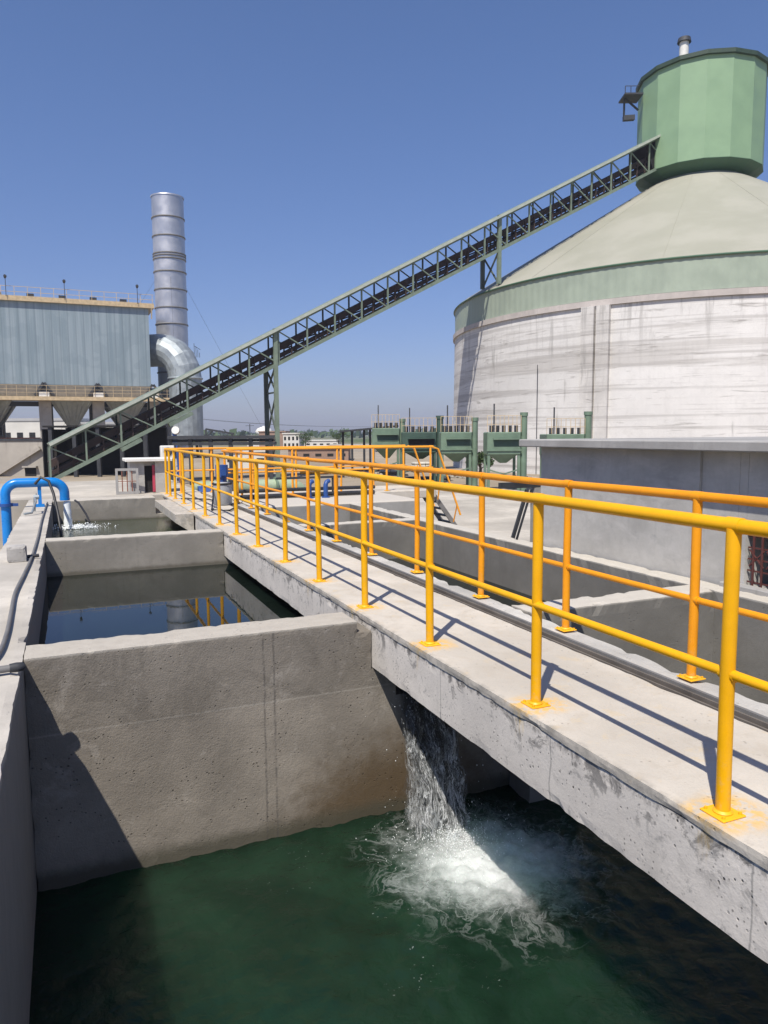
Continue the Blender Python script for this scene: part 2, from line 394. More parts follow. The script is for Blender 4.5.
M_sgreen = paint('steel_green_paint', (.175, .22, .165), .12, .5, g=.2)
M_fascia = paint('pale_fascia_paint', (.42, .45, .38), .1, .5, g=.2)
M_sgreen_d = paint('steel_green_painted_shade', (.07, .09, .075), .15, .6, g=.2)  # darker copy of the steel green: shade of far and under members put into colour
M_green = paint('bin_green_paint', (.135, .195, .135), .15, .5, g=.25, sc_=.6)
M_green_d = paint('bin_dark_green_paint', (.04, .075, .055), .2, .6, g=.2, sc_=.6)
M_belt = paint('rusty_belt_frame', (.045, .028, .024), .3, .8, g=.3)
M_purlin = paint('belt_return_sheet', (.30, .28, .33), .15, .7, g=.4, sc_=1.5)
M_dark = paint('dark_steel', (.035, .037, .042), .2, .6, g=.2)
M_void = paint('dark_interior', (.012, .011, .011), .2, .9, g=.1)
M_cream = paint('cream_beam_paint', (.52, .40, .24), .15, .6, g=.35, grime=(.3, .16, .08))
M_rust = paint('red_oxide_steel', (.22, .075, .045), .2, .7, g=.35)
M_black = paint('black_hose_rubber', (.02, .02, .022), .2, .5, g=.3, grime=(.1, .1, .09))
M_conduit = paint('grey_conduit', (.16, .155, .15), .15, .6, g=.3)
M_white = paint('off_white_paint', (.70, .68, .63), .08, .6, g=.15)
M_hoppergrey = paint('hopper_sheet', (.25, .265, .25), .15, .55, metal=.0, g=.3, sc_=.5)
M_galv = paint('galvanised_duct', (.31, .345, .36), .2, .5, metal=.4, g=.12, sc_=.35)
M_stack = paint('stainless_stack', (.52, .52, .54), .10, .40, metal=.7, g=.06, sc_=.25)
M_drumg = paint('drum_green_sheet', (.225, .345, .205), .05, .55, g=.06, sc_=.25)
M_drumd = paint('drum_rim_sheet', (.055, .12, .07), .08, .6, g=.1)
M_bandg = paint('band_green_sheet', (.31, .36, .285), .07, .55, g=.12, sc_=.3)
M_grille = paint('red_oxide_grille', (.10, .03, .025), .15, .6, g=.2)
M_pink = paint('red_plastic', (.45, .05, .09), .1, .5)
M_tank = paint('grey_plastic_drum', (.34, .35, .36), .1, .5, g=.2)

def sheet_mat(name, ca, cb, cc):
    T = NT(name); X, Y, Z = T.xyz()
    n = T.noise(1, 3, .6, vec=T.map((1.6, 1.6, .06))); c = T.mix(T.step(n, .35, .65), ca, cb)
    # differently weathered sheets
    br = T.n('ShaderNodeTexBrick'); T.l(T.map((1, 1, 1)), br.inputs['Vector']); c2 = T.noise(.35, 2)
    c = T.mix(T.step(c2, .50, .53, 0, .28), c, cc)
    fr_ = T.math('ABSOLUTE', T.math('SUBTRACT', T.math('FLOORED_MODULO', X, .8), .4)); c = T.mix(T.step(fr_, 0, .12, .35, 0), c, tuple(x * .6 for x in cc)); T.base(c, .5, .15); return T.m
M_corr = sheet_mat('corrugated_sheet', (.225, .285, .315), (.30, .36, .39), (.19, .25, .28))
T = NT('cone_roof_sheet'); n1 = T.noise(.25, 5, .6); n2 = T.noise(2.2, 6, .7)
c = T.mix(T.step(n1, .35, .65), (.30, .295, .235), (.345, .335, .275)); c = T.mix(T.step(n2, .5, .75, 0, .2), c, (.30, .30, .22))
T.base(c, .65, 0, .3); M_cone = T.m

# water --------------------------------------------------------------
def water(name, deep, rough=.03, bscale=5, bstr=.10, bdist=.02, foam=None, spec=.5):
    T = NT(name); c = T.mix(T.step(T.noise(1.3, 6, .6, dist=.8), .3, .7), tuple(x * .75 for x in deep), tuple(x * 1.3 for x in deep))
    nb = T.math('ADD', T.noise(bscale, 5, .55, dist=.8), T.math('MULTIPLY', T.noise(bscale * 3.5, 3, .5, dist=.5), .35)); r = rough
    if foam:
        f = foam(T); c = T.mix(f, c, (.64, .69, .67)); r = T.mix(f, (rough,) * 3, (.75,) * 3)
    T.setv(T.p.inputs['Base Color'], c); T.setv(T.p.inputs['Roughness'], r)
    if foam:
        T.p.inputs['Subsurface Radius'].default_value = (.6, 1.0, .8); T.p.inputs['Subsurface Scale'].default_value = .8; T.p.subsurface_method = 'BURLEY'
        T.setv(T.p.inputs['Subsurface Weight'], T.math('SUBTRACT', .96, T.math('MULTIPLY', f, .75)))
    T.p.inputs['IOR'].default_value = 1.333; T.p.inputs['Specular IOR Level'].default_value = spec
    T.l(T.bump(nb, bstr, bdist), T.p.inputs['Normal']); return T.m
FX, FY = 2.74, 4.50
def foam_mask(T):
    X, Y, Z = T.xyz()
    nv = T.n('ShaderNodeTexNoise'); T.l(T.co, nv.inputs['Vector']); nv.inputs['Scale'].default_value = 1.9; nv.inputs['Detail'].default_value = 5
    sub = T.n('ShaderNodeVectorMath', operation='SUBTRACT'); T.l(nv.outputs['Color'], sub.inputs[0]); sub.inputs[1].default_value = (.5, .5, .5)
    scl = T.n('ShaderNodeVectorMath', operation='SCALE'); T.l(sub.outputs[0], scl.inputs[0]); scl.inputs['Scale'].default_value = .6
    add = T.n('ShaderNodeVectorMath', operation='ADD'); T.l(T.co, add.inputs[0]); T.l(scl.outputs[0], add.inputs[1]); wv = add.outputs[0]
    wx, wy, wz = T.xyz(wv)
    dx = T.math('MULTIPLY', T.math('SUBTRACT', wx, FX), 1.0); dy = T.math('MULTIPLY', T.math('SUBTRACT', wy, FY), .95)
    d = T.math('SQRT', T.math('ADD', T.math('MULTIPLY', dx, dx), T.math('MULTIPLY', dy, dy)))
    core = T.step(T.math('ADD', d, T.math('MULTIPLY', T.math('SUBTRACT', T.noise(9, 8, .75), .5), .75)), .06, .84, 1, 0)
    rid = T.math('ABSOLUTE', T.math('SUBTRACT', T.noise(2.6, 6, .62, vec=wv, dist=1.3), .5))
    veins = T.math('MULTIPLY', T.step(rid, .0, .035, 1, 0), T.step(d, .40, 1.05, 1, 0))
    rid2 = T.math('ABSOLUTE', T.math('SUBTRACT', T.noise(6.5, 5, .6, vec=wv, dist=.8), .5))
    veins2 = T.math('MULTIPLY', T.step(rid2, .0, .05, 1, 0), T.step(d, .35, .8, .75, 0))
    fl = T.math('MULTIPLY', T.step(T.noise(38, 3, .6), .66, .72), T.step(T.noise(1.7, 4), .52, .64, 0, .6))
    fl = T.math('MULTIPLY', fl, T.step(T.math('SQRT', T.math('ADD', T.math('POWER', T.math('ABSOLUTE', T.math('SUBTRACT', X, 2.3)), 2.0), T.math('POWER', T.math('ABSOLUTE', T.math('SUBTRACT', Y, 4.1)), 2.0))), .8, 1.7, 1, 0))
    m = T.math('MAXIMUM', T.math('MULTIPLY', core, .85), T.math('MULTIPLY', T.math('MAXIMUM', veins, veins2), .42))
    return T.math('MAXIMUM', m, fl)
M_w1 = water('churned_green_water', (.008, .024, .013), .06, 9, .45, .03, foam_mask)
M_w2 = water('still_dark_water', (.004, .008, .006), .015, 3, .02, .01)
M_w3 = water('olive_water', (.030, .040, .022), .08, 8, .25, .02)

def fall_mat():
    T = NT('falling_water'); uvn = T.n('ShaderNodeUVMap'); uv = uvn.outputs[0]
    s1 = T.noise(1, 8, .72, vec=T.map((18, 6.5, 1), src=uv), dist=1.4); s2 = T.noise(1, 5, .7, vec=T.map((44, 26, 1), src=uv), dist=1.8)
    U, V, _ = T.xyz(uv)
    k = T.math('ADD', T.math('MULTIPLY', s1, .55), T.math('MULTIPLY', s2, .45))
    low = T.step(V, .0, 1.0, .12, -.10)     # more broken towards the bottom
    w1 = T.math('ABSOLUTE', T.math('SUBTRACT', T.noise(1, 5, .62, vec=T.map((11, 7, 1), src=uv), dist=1.1), .5))
    w2 = T.math('ABSOLUTE', T.math('SUBTRACT', T.noise(1, 5, .65, vec=T.map((24, 17, 3), src=uv), dist=1.3), .5))
    fil = T.math('MAXIMUM', T.step(w1, .0, .045, 1, 0), T.step(w2, .0, .04, .8, 0))
    brk = T.step(T.math('ADD', T.noise(1, 6, .7, vec=T.map((7, 6, 8), src=uv)), low), .42, .62)
    f = T.math('MAXIMUM', T.math('MULTIPLY', fil, brk), T.step(T.math('ADD', k, low), .60, .70))
    c = T.mix(f, (.018, .020, .019), (.62, .64, .64)); T.setv(T.p.inputs['Base Color'], c); T.setv(T.p.inputs['Roughness'], T.step(f, 0, 1, .05, .5))
    T.p.inputs['IOR'].default_value = 1.333
    tr = T.n('ShaderNodeBsdfTransparent'); mx = T.n('ShaderNodeMixShader')
    edge = T.math('MULTIPLY', T.step(T.math('ADD', T.math('ABSOLUTE', T.math('SUBTRACT', U, .5)), T.math('MULTIPLY', T.math('SUBTRACT', s1, .5), .45)), .36, .5, 1, 0), 1.0)
    al = T.math('MULTIPLY', T.math('ADD', T.math('MULTIPLY', f, .60), T.step(k, .36, .52, .20, .42)), edge)
    T.l(al, mx.inputs[0]); T.l(tr.outputs[0], mx.inputs[1]); T.l(T.p.outputs[0], mx.inputs[2]); T.l(mx.outputs[0], T.out.inputs['Surface'])
    T.l(T.bump(k, .8, .03), T.p.inputs['Normal']); return T.m
M_fall = fall_mat()
T = NT('spray_foam'); T.base((.82, .85, .85), .35); T.p.inputs['IOR'].default_value = 1.333; M_spray = T.m

def leaves(name, a, b):
    T = NT(name); c = T.mix(T.noise(.4, 4), a, b); T.base(c, .8, 0, .2); return T.m
M_leaf = leaves('tree_foliage', (.04, .075, .025), (.085, .12, .045))
T = NT('ground_soil'); g1 = T.noise(.04, 8, .65); g2 = T.noise(.6, 8, .7); g3 = T.noise(9, 5, .7)
c = T.mix(T.step(g1, .35, .65), (.28, .23, .17), (.36, .31, .24)); c = T.mix(T.step(g2, .45, .7, 0, .5), c, (.20, .165, .12))
X, Y, Z = T.xyz(); far = T.math('SQRT', T.math('ADD', T.math('MULTIPLY', X, X), T.math('MULTIPLY', Y, Y)))
c = T.mix(T.math('MULTIPLY', T.step(far, 120, 220), T.step(T.noise(.012, 7, .7), .38, .55)), c, (.09, .12, .05))
T.base(c, .95, 0, .1); T.l(T.bump(g3, .4, .03), T.p.inputs['Normal']); M_ground = T.m

# ================================================================== SETTING
GZ = -1.2
g = MB(); hx0, hx1, hy0, hy1 = -.86, 5.86, -7.0, 19.45; BIG = 6000
for (a, b, c_, d_) in ((-BIG, hx0, -BIG, BIG), (hx1, BIG, -BIG, BIG), (hx0, hx1, -BIG, hy0), (hx0, hx1, hy1, BIG)):
    g.add([(a, c_, GZ), (b, c_, GZ), (b, d_, GZ), (a, d_, GZ)], [(0, 1, 2, 3)])
tag(g.build('ground', M_ground, fix=False), kind='structure')
# concrete yard laid on the soil to the right of the basins and behind them
g = MB(); g.box(5.9, 19, 9.2, 31, GZ - .2, GZ + .06); tag(g.build('pavement', M_apron), kind='structure')
g = MB(); g.box(-14, -.9, 6, 32, GZ - .2, GZ + .05); tag(g.build('pavement', M_apron), kind='structure')

# ------------------------------------------------------------------ basins
LX = -.33
# left long wall with wide coping
xs = cuts(-.85, LX, .06); ys = cuts(-2.5, 19.4, .07); zs = [-3.0, -2.0, -1.5, -1.0, -.6, -.3, -.15, 0.0]
o = solid(xs, ys, zs, chip=.012, seed=3).build('basin_side_wall', M_coping)
tag(o, 'long pale concrete basin wall at the left edge with grey conduit lying along its top', 'wall')
# overflow divider
WX1 = 3.24
def in1(x, y, z):
    if z < -.66: return True
    if z > -.09: return x < 2.09
    if z > -.41: return x < 2.212 or x > 3.24
    return not (2.43 < x < 2.92)
xs = cuts(LX, 3.56, .045, (2.09, 2.212, 2.43, 2.92, 3.24)); ys = cuts(5.44, 5.80, .06); zs = cuts(-1.9, 0, .045, (-.66, -.41, -.09)); zs[0] = -3.0
o = solid(xs, ys, zs, in1, chip=.007, seed=1).build('dividing_wall', M_wall)
tag(o, 'near concrete dividing wall with brown damp stain and water pouring from its notch', 'wall')
xs = cuts(LX, WX1, .07, (2.212,)); ys = cuts(11.55, 11.92, .06); zs = cuts(-.7, 0, .05, (-.41,)); zs[0] = -3.0
o = solid(xs, ys, zs, lambda x, y, z: z < -.41 or x < 2.212, chip=.007, seed=5).build('dividing_wall', M_wall2)
tag(o, 'second concrete dividing wall, between the still dark pool and the pool fed by the blue pipe', 'wall')
xs = cuts(-.85, 3.24, .12, (2.0,)); ys = cuts(18.62, 19.4, .1); zs = [-3, -1, -.6, -.4, -.2, 0]
# end wall starts right of the long wall
xs = cuts(LX, WX1, .1); ys = cuts(18.62, 19.4, .1)
o = solid(xs, ys, zs, lambda x, y, z: z < -.32 or x < 2.0, chip=.012, seed=9).build('basin_end_wall', M_wall2)
tag(o, 'concrete end wall of the farthest pool below the small booth', 'wall')
# spine wall under the walkway's right edge
xs = [3.24, 3.32, 3.42, 3.53]; ys = cuts(-2.5, 19.4, .07, (5.5,)); zs = [-3, -2, -1, -.6, -.3, -.15, -.012]
o = solid(xs, ys, zs, lambda x, y, z: y > 5.5 or z > -.3, chip=.016, seed=12).build('spine_wall', M_lip)
tag(o, 'rough edged concrete wall along the right edge of the walkway carrying the second railing', 'wall')
# right basins
xs = [5.6, 5.68, 5.76, 5.86]; ys = cuts(-2.5, 14.95, .1); zs = cuts(-1.5, 0, .15); zs[0] = -3
def cop2(T, c): return T.mix(T.step(T.xyz()[2], -.025, -.004, 0, .9), c, T.mix(T.noise(8, 8, .7), (.42, .39, .34), (.60, .56, .49)))
M_wall3 = concrete('right_basin_concrete', (.20, .19, .17), .16, .3, .35, .2, dirt=(.11, .10, .085), bump=.5, extra=cop2)
o = solid(xs, ys, zs, chip=.014, seed=15).build('basin_outer_wall', M_wall3)
tag(o, 'far outer concrete wall of the right hand basins in front of the grey building', 'wall')
for (a, b, l) in ((5.10, 5.42, 'short concrete cross wall in the right hand basin nearest the grey building'),
                  (11.6, 11.92, 'farther short concrete cross wall in the right hand basin')):
    o = solid(cuts(3.53, 5.6, .07), cuts(a, b, .08), [-3, -1.2, -.8, -.4, -.2, -.1, 0], chip=.014, seed=a).build('cross_wall', M_wall3)
    tag(o, l, 'wall')

# water sheets
def fbm(x, y, z=0.0, o=4): return noise.fractal(Vector((x, y, z)), 1.0, 2.0, o)
g = MB(); n_x, n_y = 240, 290; x0, x1, y0, y1 = LX - .01, 5.61, -1.6, 5.45
for j in range(n_y + 1):
    for i in range(n_x + 1):
        x = x0 + (x1 - x0) * i / n_x; y = y0 + (y1 - y0) * j / n_y
        d = math.hypot(x - FX, y - FY)
        t = math.exp(-(d / .75) ** 2); t2 = math.exp(-(d / 1.9) ** 2)
        z = fbm(x * 2.2, y * 2.2) * .012 + fbm(x * 6, y * 6, 4) * .011 * (.6 + t2 * 1.0) + fbm(x * 14, y * 14, 2, 2) * .003 + fbm(x * 7, y * 7, 12) * .010 * math.exp(-((5.44 - y) / .25) ** 2) + fbm(x * 9, y * 9, 9, 5) * .042 * t
        z += math.cos(d * 16 + fbm(x * 2, y * 2, 7) * 5) * .010 * t2 * (1 - t) + .05 * math.exp(-(math.hypot(x - 2.62, y - 4.85) / .28) ** 2)
        g.v.append((x, y, -1.67 + z))
for j in range(n_y):
    for i in range(n_x):
        a = j * (n_x + 1) + i; g.f.append([a, a + 1, a + n_x + 2, a + n_x + 1]); g.sm.append(True)
tag(g.build('water', M_w1, fix=False), kind='structure')
g = MB(); g.add([(LX - .01, 5.79, -.52), (3.25, 5.79, -.52), (3.25, 11.56, -.52), (LX - .01, 11.56, -.52)], [(0, 1, 2, 3)])
tag(g.build('water', M_w2, fix=False), kind='structure')
g = MB(); g.add([(LX - .01, 11.91, -.50), (3.25, 11.91, -.50), (3.25, 18.63, -.50), (LX - .01, 18.63, -.50)], [(0, 1, 2, 3)])
tag(g.build('water', M_w3, fix=False), kind='structure')
for (a, b, z, m) in ((5.41, 11.61, -.66, M_w2), (11.91, 15.0, -.62, M_w2)):
    g = MB(); g.add([(3.52, a, z), (5.61, a, z), (5.61, b, z), (3.52, b, z)], [(0, 1, 2, 3)])
    tag(g.build('water', m if m is not M_w1 else M_w3, fix=False), kind='structure')

# overflow through the notch
def ribbon(xa, xb, reach, seed, zoff=0.0, widen=.10, n=34, k=46):
    vs = []; uv = []
    for j in range(k + 1):
        t = j / k
        if t < .12: q = t / .12; y = 5.78 - (5.78 - 5.42) * q; z = -.56 - .035 * q * q
        else:
            q = (t - .12) / .88; y = 5.42 - reach * q; z = -.595 - .06 * q - 1.06 * q * q
        for i in range(n + 1):
            s = i / n; ww = 1 + widen * t; x = (xa + xb) / 2 + (s - .5) * (xb - xa) * ww - .07 * t
            dn = fbm(x * 9 + seed, z * 3.0, seed) * (.015 + .075 * t); dx = fbm(x * 5, z * 6, seed + 5) * .05 * t
            vs.append((x + dx, y + zoff - dn * 1.2, z + dn * .3 * (1 - t))); uv.append((s, 1 - t))
    fs = [[j * (n + 1) + i, j * (n + 1) + i + 1, (j + 1) * (n + 1) + i + 1, (j + 1) * (n + 1) + i] for j in range(k) for i in range(n)]
    return vs, fs, uv
root = empty('waterfall', (2.67, 5.4, -1.6)); tag(root, 'white water falling from the wall notch under the walkway into the green pool', 'waterfall')
for si, (a, b, r_, zo) in enumerate(((2.43, 2.90, .46, .0), (2.45, 2.88, .54, -.02), (2.44, 2.86, .38, .03))):
    vs, fs, uv = ribbon(a, b, r_, 3.7 * si + 1, zo)
    g = MB(); g.add([(x - 2.67, y - 5.4, z + 1.6) for x, y, z in vs], fs, True); o = g.build('falling_sheet', M_fall, root, fix=False)
    ul = o.data.uv_layers.new(name='UVMap')
    for lp in o.data.loops: ul.data[lp.index].uv = uv[lp.vertex_index]
def blobs(cnt, fn, rmin, rmax):
    g = MB(); ico = bmesh.new(); bmesh.ops.create_icosphere(ico, subdivisions=1, radius=1); ico.verts.index_update()
    iv = [v.co.copy() for v in ico.verts]; ifc = [[v.index for v in f.verts] for f in ico.faces]; ico.free()
    for _ in range(cnt):
        p = fn(); r = rmin + (rmax - rmin) * random.random() ** 3; st = Vector((1, 1, random.uniform(.8, 2.2)))
        g.add([(p[0] + q.x * r * st.x, p[1] + q.y * r * st.y, p[2] + q.z * r * st.z) for q in iv], ifc, True)
    return g
def dropfn():
    t = random.random() ** .7; side = random.random()
    x = 2.64 + (random.gauss(0, .14 + .07 * t)); y = 5.42 - .52 * t + random.gauss(0, .04 + .06 * t); z = -.62 - 1.05 * t * t + random.gauss(0, .02)
    return (x, y, max(z, -1.64))
tag(blobs(320, dropfn, .0008, .0045).build('water_drops', M_spray), 'white drops flying round the falling water', 'spray', kind='stuff')
def foamfn():
    a = random.uniform(0, 6.283); r = abs(random.gauss(0, .26)); x = 2.62 + r * math.cos(a); y = 4.78 + r * math.sin(a) * .8
    return (x, y, -1.63 + abs(random.gauss(0, .055)) * math.exp(-r * 3))
tag(blobs(2600, foamfn, .0008, .0042).build('foam_bubbles', M_spray), 'white foam heaped where the falling water hits the pool', 'foam', kind='stuff')

# ------------------------------------------------------------------ walkway
root = empty('concrete_walkway', (2.8, 9, 0)); tag(root, 'long pale concrete walkway across the basins between the two long railings', 'walkway')
def off(mb, ox, oy, oz=0):
    mb.v = [(v[0] - ox, v[1] - oy, v[2] - oz) for v in mb.v]; return mb
def pmat_obj(o, x, y):   # keep object coordinates equal to world ones for stains: parts sit un-offset
    o.matrix_parent_inverse = Matrix.Translation((-x, -y, 0)); return o
ysw = cuts(-2.5, 20.7, .05)
mb = solid([2.213, 2.26, 2.32, 2.40, 2.6, 2.9, 3.165], ysw, [-.05, -.025, 0.0], chip=.0035, seed=21)
pmat_obj(mb.build('deck_slab', M_deck, root), 2.8, 9)
mb = solid([2.22, 2.3, 2.4, 2.55], cuts(-2.5, 14.35, .05), [-.40, -.35, -.28, -.2, -.12, -.052], chip=.0045, seed=23)
pmat_obj(mb.build('edge_beam', M_beam, root), 2.8, 9)
g = MB(); g.box(2.552, 3.16, -2.5, 20.7, -.24, -.053); pmat_obj(g.build('soffit_slab', M_slab, root), 2.8, 9)
g = MB(); g.prism([(1.86, -.004), (2.20, -.004), (2.20, -.34), (2.12, -.34), (1.86, -.16)], 'y', 14.4, 17.9)
pmat_obj(g.build('widened_edge', M_deck, root), 2.8, 9)
g = MB(); g.box(2.24, 2.54, 14.36, 20.7, -.3, -.053); pmat_obj(g.build('rear_edge_beam', M_beam, root), 2.8, 9)
# steel channel running beside the deck
g = MB(); g.box(3.172, 3.238, -2.5, 19.4, -.075, -.045); g.box(3.176, 3.188, -2.5, 19.4, -.044, .004); g.box(3.232, 3.244, -2.5, 19.4, -.044, .010)
tag(g.build('steel_channel', paint('weathered_channel', (.13, .112, .095), .25, .8, g=.4, grime=(.2, .18, .15))), 'dark weathered steel channel set in the joint along the walkway', 'channel')
g = MB(); g.beam((3.29, -2.5, .0), (3.29, 17.8, .0), .022, .03); tag(g.build('steel_strip', M_conduit), 'thin grey strip on the wall top beside the dark channel', 'strip')

# cross walkway
root = empty('cross_walkway', (6.2, 18.7, 0)); tag(root, 'raised concrete cross walkway at the far end leading right to a steep stair', 'walkway')
g = MB(); g.cham(3.17, 9.15, 17.75, 19.75, -.22, -.004, .02); pmat2 = g.build('deck_slab', M_deck, root); pmat2.matrix_parent_inverse = Matrix.Translation((-6.2, -18.7, 0))
for px in (6.1, 8.4):
    g = MB(); g.box(px - .15, px + .15, 18.5, 18.8, GZ, -.225); q = g.build('pier', M_col, root); q.matrix_parent_inverse = Matrix.Translation((-6.2, -18.7, 0))

def railing(label, path, posts, mat, mid=.58, top=1.145, r=.0285, plate=True, z0=0.0, name='handrail', segs=14):
    o0 = Vector(path[0]); root = empty(name, (o0.x, o0.y, z0)); tag(root, label, 'railing', None)
    P = [Vector((p[0], p[1], 0)) - Vector((o0.x, o0.y, 0)) for p in path]
    g = MB()
    def jig(p, s): return Vector((p.x + noise.noise(Vector((p.y * .35, s, 0))) * .012, p.y, noise.noise(Vector((p.y * .5, s, 3))) * .012))
    def rail(h, rr):
        pts = []
        for a, b in zip(P, P[1:]):
            n = max(1, int((b - a).length / .6))
            for k in range(n): pts.append(jig(a.lerp(b, k / n), h) + Vector((0, 0, h)))
        pts.append(jig(P[-1], h) + Vector((0, 0, h))); gg = MB(); gg.path(pts, rr, segs); return gg
    rail(top, r).build('top_rail', mat, root); rail(mid, r * .7).build('mid_rail', mat, root)
    ax_ = (P[-1] - P[0]).normalized()
    for (x, y) in posts:
        g = MB(); q = Vector((x, y, 0)) - Vector((o0.x, o0.y, 0))
        lean = random.uniform(-.006, .006)
        g.path([(q.x, q.y, .008), (q.x + lean, q.y, .5), (q.x + noise.noise(Vector((q.y * .35, top, 0))) * .01, q.y, top - .012)], r, segs)
        for hh, rr in ((mid, r * .7 + .004), (top, r + .003)): g.path([q + Vector((0, 0, hh)) - ax_ * (r + .006), q + Vector((0, 0, hh)) + ax_ * (r + .006)], rr, segs)
        po = g.build('post', mat, root)
        if plate:
            g = MB(); g.cham(q.x - .06, q.x + .06, q.y - .06, q.y + .06, .001, .008, .002)
            for sx in (-1, 1):
                for sy in (-1, 1): g.path([(q.x + sx * .044, q.y + sy * .044, .007), (q.x + sx * .044, q.y + sy * .044, .018)], .007, 6)
            g.path([(q.x, q.y, .011), (q.x, q.y, .020)], [r + .010, r + .002], segs)
            g.build('foot_plate', M_yel_d, po)
    return root
railing('long bright yellow pipe railing along the left edge of the walkway, nearest the camera', [(2.315, -2.2), (2.33, 19.5)], [(2.315 if y < 3 else 2.33, y) for y in POST_Y], M_yel, mid=.565)
railing('long orange yellow pipe railing along the right edge of the walkway, behind the nearer one', [(3.45, -2.2), (3.45, 17.85)],
        [(3.45, y) for y in (-.6, .72, 2.02, 3.30, 4.54, 5.80, 7.15, 8.45, 9.75, 11.05, 12.35, 13.65, 14.95, 16.25, 17.6)], M_orange, mid=.49, top=1.115)
railing('orange railing along the near edge of the far cross walkway', [(3.55, 17.85), (9.1, 17.85)], [(3.9 + 1.28 * k, 17.85) for k in range(5)] , M_orange2)
railing('faded orange railing closing the back of the far cross walkway', [(2.36, 19.56), (9.1, 19.65)], [(2.7, 19.56), (3.5, 19.6), (4.6, 19.65), (5.8, 19.65), (7.0, 19.65), (8.1, 19.65), (9.05, 19.65)], M_orange2)
# steep stair with two sloping handrails
root = empty('steep_stair', (9.4, 18.6, GZ)); tag(root, 'steep orange stair rails going down from the cross walkway end to the yard', 'stair')
for yy, nm in ((-.75, 0), (.75, 1)):
    g = MB(); g.path([(-.35, yy, 2.34), (-.15, yy, 2.28), (.55, yy, .45)], .028, 10); g.build('stair_rail', M_orange2, root)
    g = MB(); g.beam((-.2, yy * .5, 1.15), (.62, yy * .5, .07), .05, .12); g.build('stringer', M_conduit, root)
    for t in (.25, .85):
        g = MB(); x = -.2 + .82 * t; g.path([(x, yy * .6, 1.15 - 1.08 * t), (x - .05, yy, 2.2 - 1.7 * t)], .02, 8); g.build('post', M_orange2, root)
for k in range(5):
    g = MB(); x = -.1 + .15 * k; z = 1.0 - .2 * k; g.box(x - .08, x + .1, -.36, .36, z - .02, z + .01); g.build('tread', M_dark, root)

# ------------------------------------------------------------------ raised pump plinth and pipes beyond the right basin
g = MB(); g.cham(3.56, 7.3, 15.0, 17.6, GZ, .02, .03); o = g.build('pump_plinth', concrete('plinth_concrete', (.33, .32, .30), .15, .2, .3, .3, bump=.4, extra=lambda T, c: T.mix(T.step(T.xyz()[2], -.04, 0, 0, .9), c, (.50, .46, .40))))
tag(o, 'low grey concrete plinth behind the right hand basin with blue pipe stubs on it', 'plinth')
def thing_path(name, label, cat, mat, pts, r, n=12, group=None):
    p0 = Vector(pts[0]); g = MB(); g.path([Vector(p) - p0 for p in pts], r, n); o = g.build(name, mat); o.location = p0
    return tag(o, label, cat, group)
def arc(p, q, r_, c, n=8): return [c + (p - c) * math.cos(t) + (q - c) * math.sin(t) for t in [math.pi / 2 * k / n for k in range(n + 1)]]
for x, l in ((5.15, 'left blue pipe stub standing on the grey plinth'), (5.55, 'right blue pipe stub standing on the grey plinth')):
    root = empty('pipe_stub', (x, 16.4, .02)); tag(root, l, 'pipe', 'blue pipe stubs on the plinth')
    g = MB(); g.path([(0, 0, 0), (0, 0, .30), (.03, .02, .36), (.1, .05, .39)], .055, 10); g.build('pipe', M_dblue, root)
    g = MB(); g.path([(0, 0, 0), (0, 0, .03)], .10, 12); g.build('flange', M_dblue, root)
g = MB(); g.beam((-.6, 0, 0), (1.0, 0, 0), .07, .05); o = g.build('cable_tray', M_dark); o.location = (5.1, 16.9, .47); tag(o, 'dark cable tray running above the blue pipe stubs', 'tray')
for sx in (-.4, .8):
    g = MB(); g.box(sx - .02, sx + .02, -.02, .02, -.45, -.025); q = g.build('leg', M_dark, o)
# long black lines and the big pale green main
M_lgreen = paint('pale_green_main', (.33, .40, .27), .12, .5, g=.2)
root = empty('green_main_pipe', (5.2, 21.6, 0)); tag(root, 'large pale green pipe lying beyond the cross walkway', 'pipe')
g = MB(); g.path([(-1.9, 0, -.05), (.9, 0, -.05), (1.2, .05, -.12), (1.5, .2, -.35), (1.6, .3, -1.1)], .22, 16); g.build('pipe', M_lgreen, root)
for x in (-1.2, .5):
    g = MB(); g.path([(x, 0, -.05), (x + .06, 0, -.05)], .29, 16); g.build('flange', M_green, root)
    g = MB(); g.box(x + .2, x + .45, -.2, .2, -1.14, -.26); g.build('saddle', M_col, root)
thing_path('pipeline', 'upper black pipe on the plinth behind the railing', 'pipe', M_black, [(3.7, 17.4, .16), (5.0, 17.42, .16), (7.2, 17.4, .15)], .045)
thing_path('pipeline', 'lower black pipe on the plinth behind the railing', 'pipe', M_black, [(3.6, 16.7, .08), (4.6, 16.72, .08), (6.9, 16.7, .08)], .05)
# dosing drum with blue agitator
root = empty('dosing_drum', (3.05, 15.9, 0)); tag(root, 'grey plastic drum with blue motor standing on the walkway behind the railing', 'drum')
g = MB(); g.lathe(0, 0, [(.17, .0), (.20, .03), (.20, .42), (.19, .47), (.14, .50)], 24); g.build('drum', M_tank, root)
g = MB(); g.path([(0, 0, .50), (0, 0, .60)], .10, 14); g.path([(0, 0, .60), (0, 0, .86)], .135, 16); g.box(-.05, .05, -.2, -.12, .64, .78); g.build('motor', M_dblue, root)
g = MB(); g.lathe(0, 0, [(.21, .44), (.22, .46), (.21, .48)], 24, caps=False); g.build('rim', M_black, root)
thing_path('hose', 'black hose curling on the walkway beside the grey drum', 'hose', M_black, [(2.85, 15.9, .4), (2.8, 15.6, .2), (2.7, 15.2, .03), (2.6, 14.7, .03), (2.9, 14.4, .03), (3.1, 14.9, .03)], .018, 8)
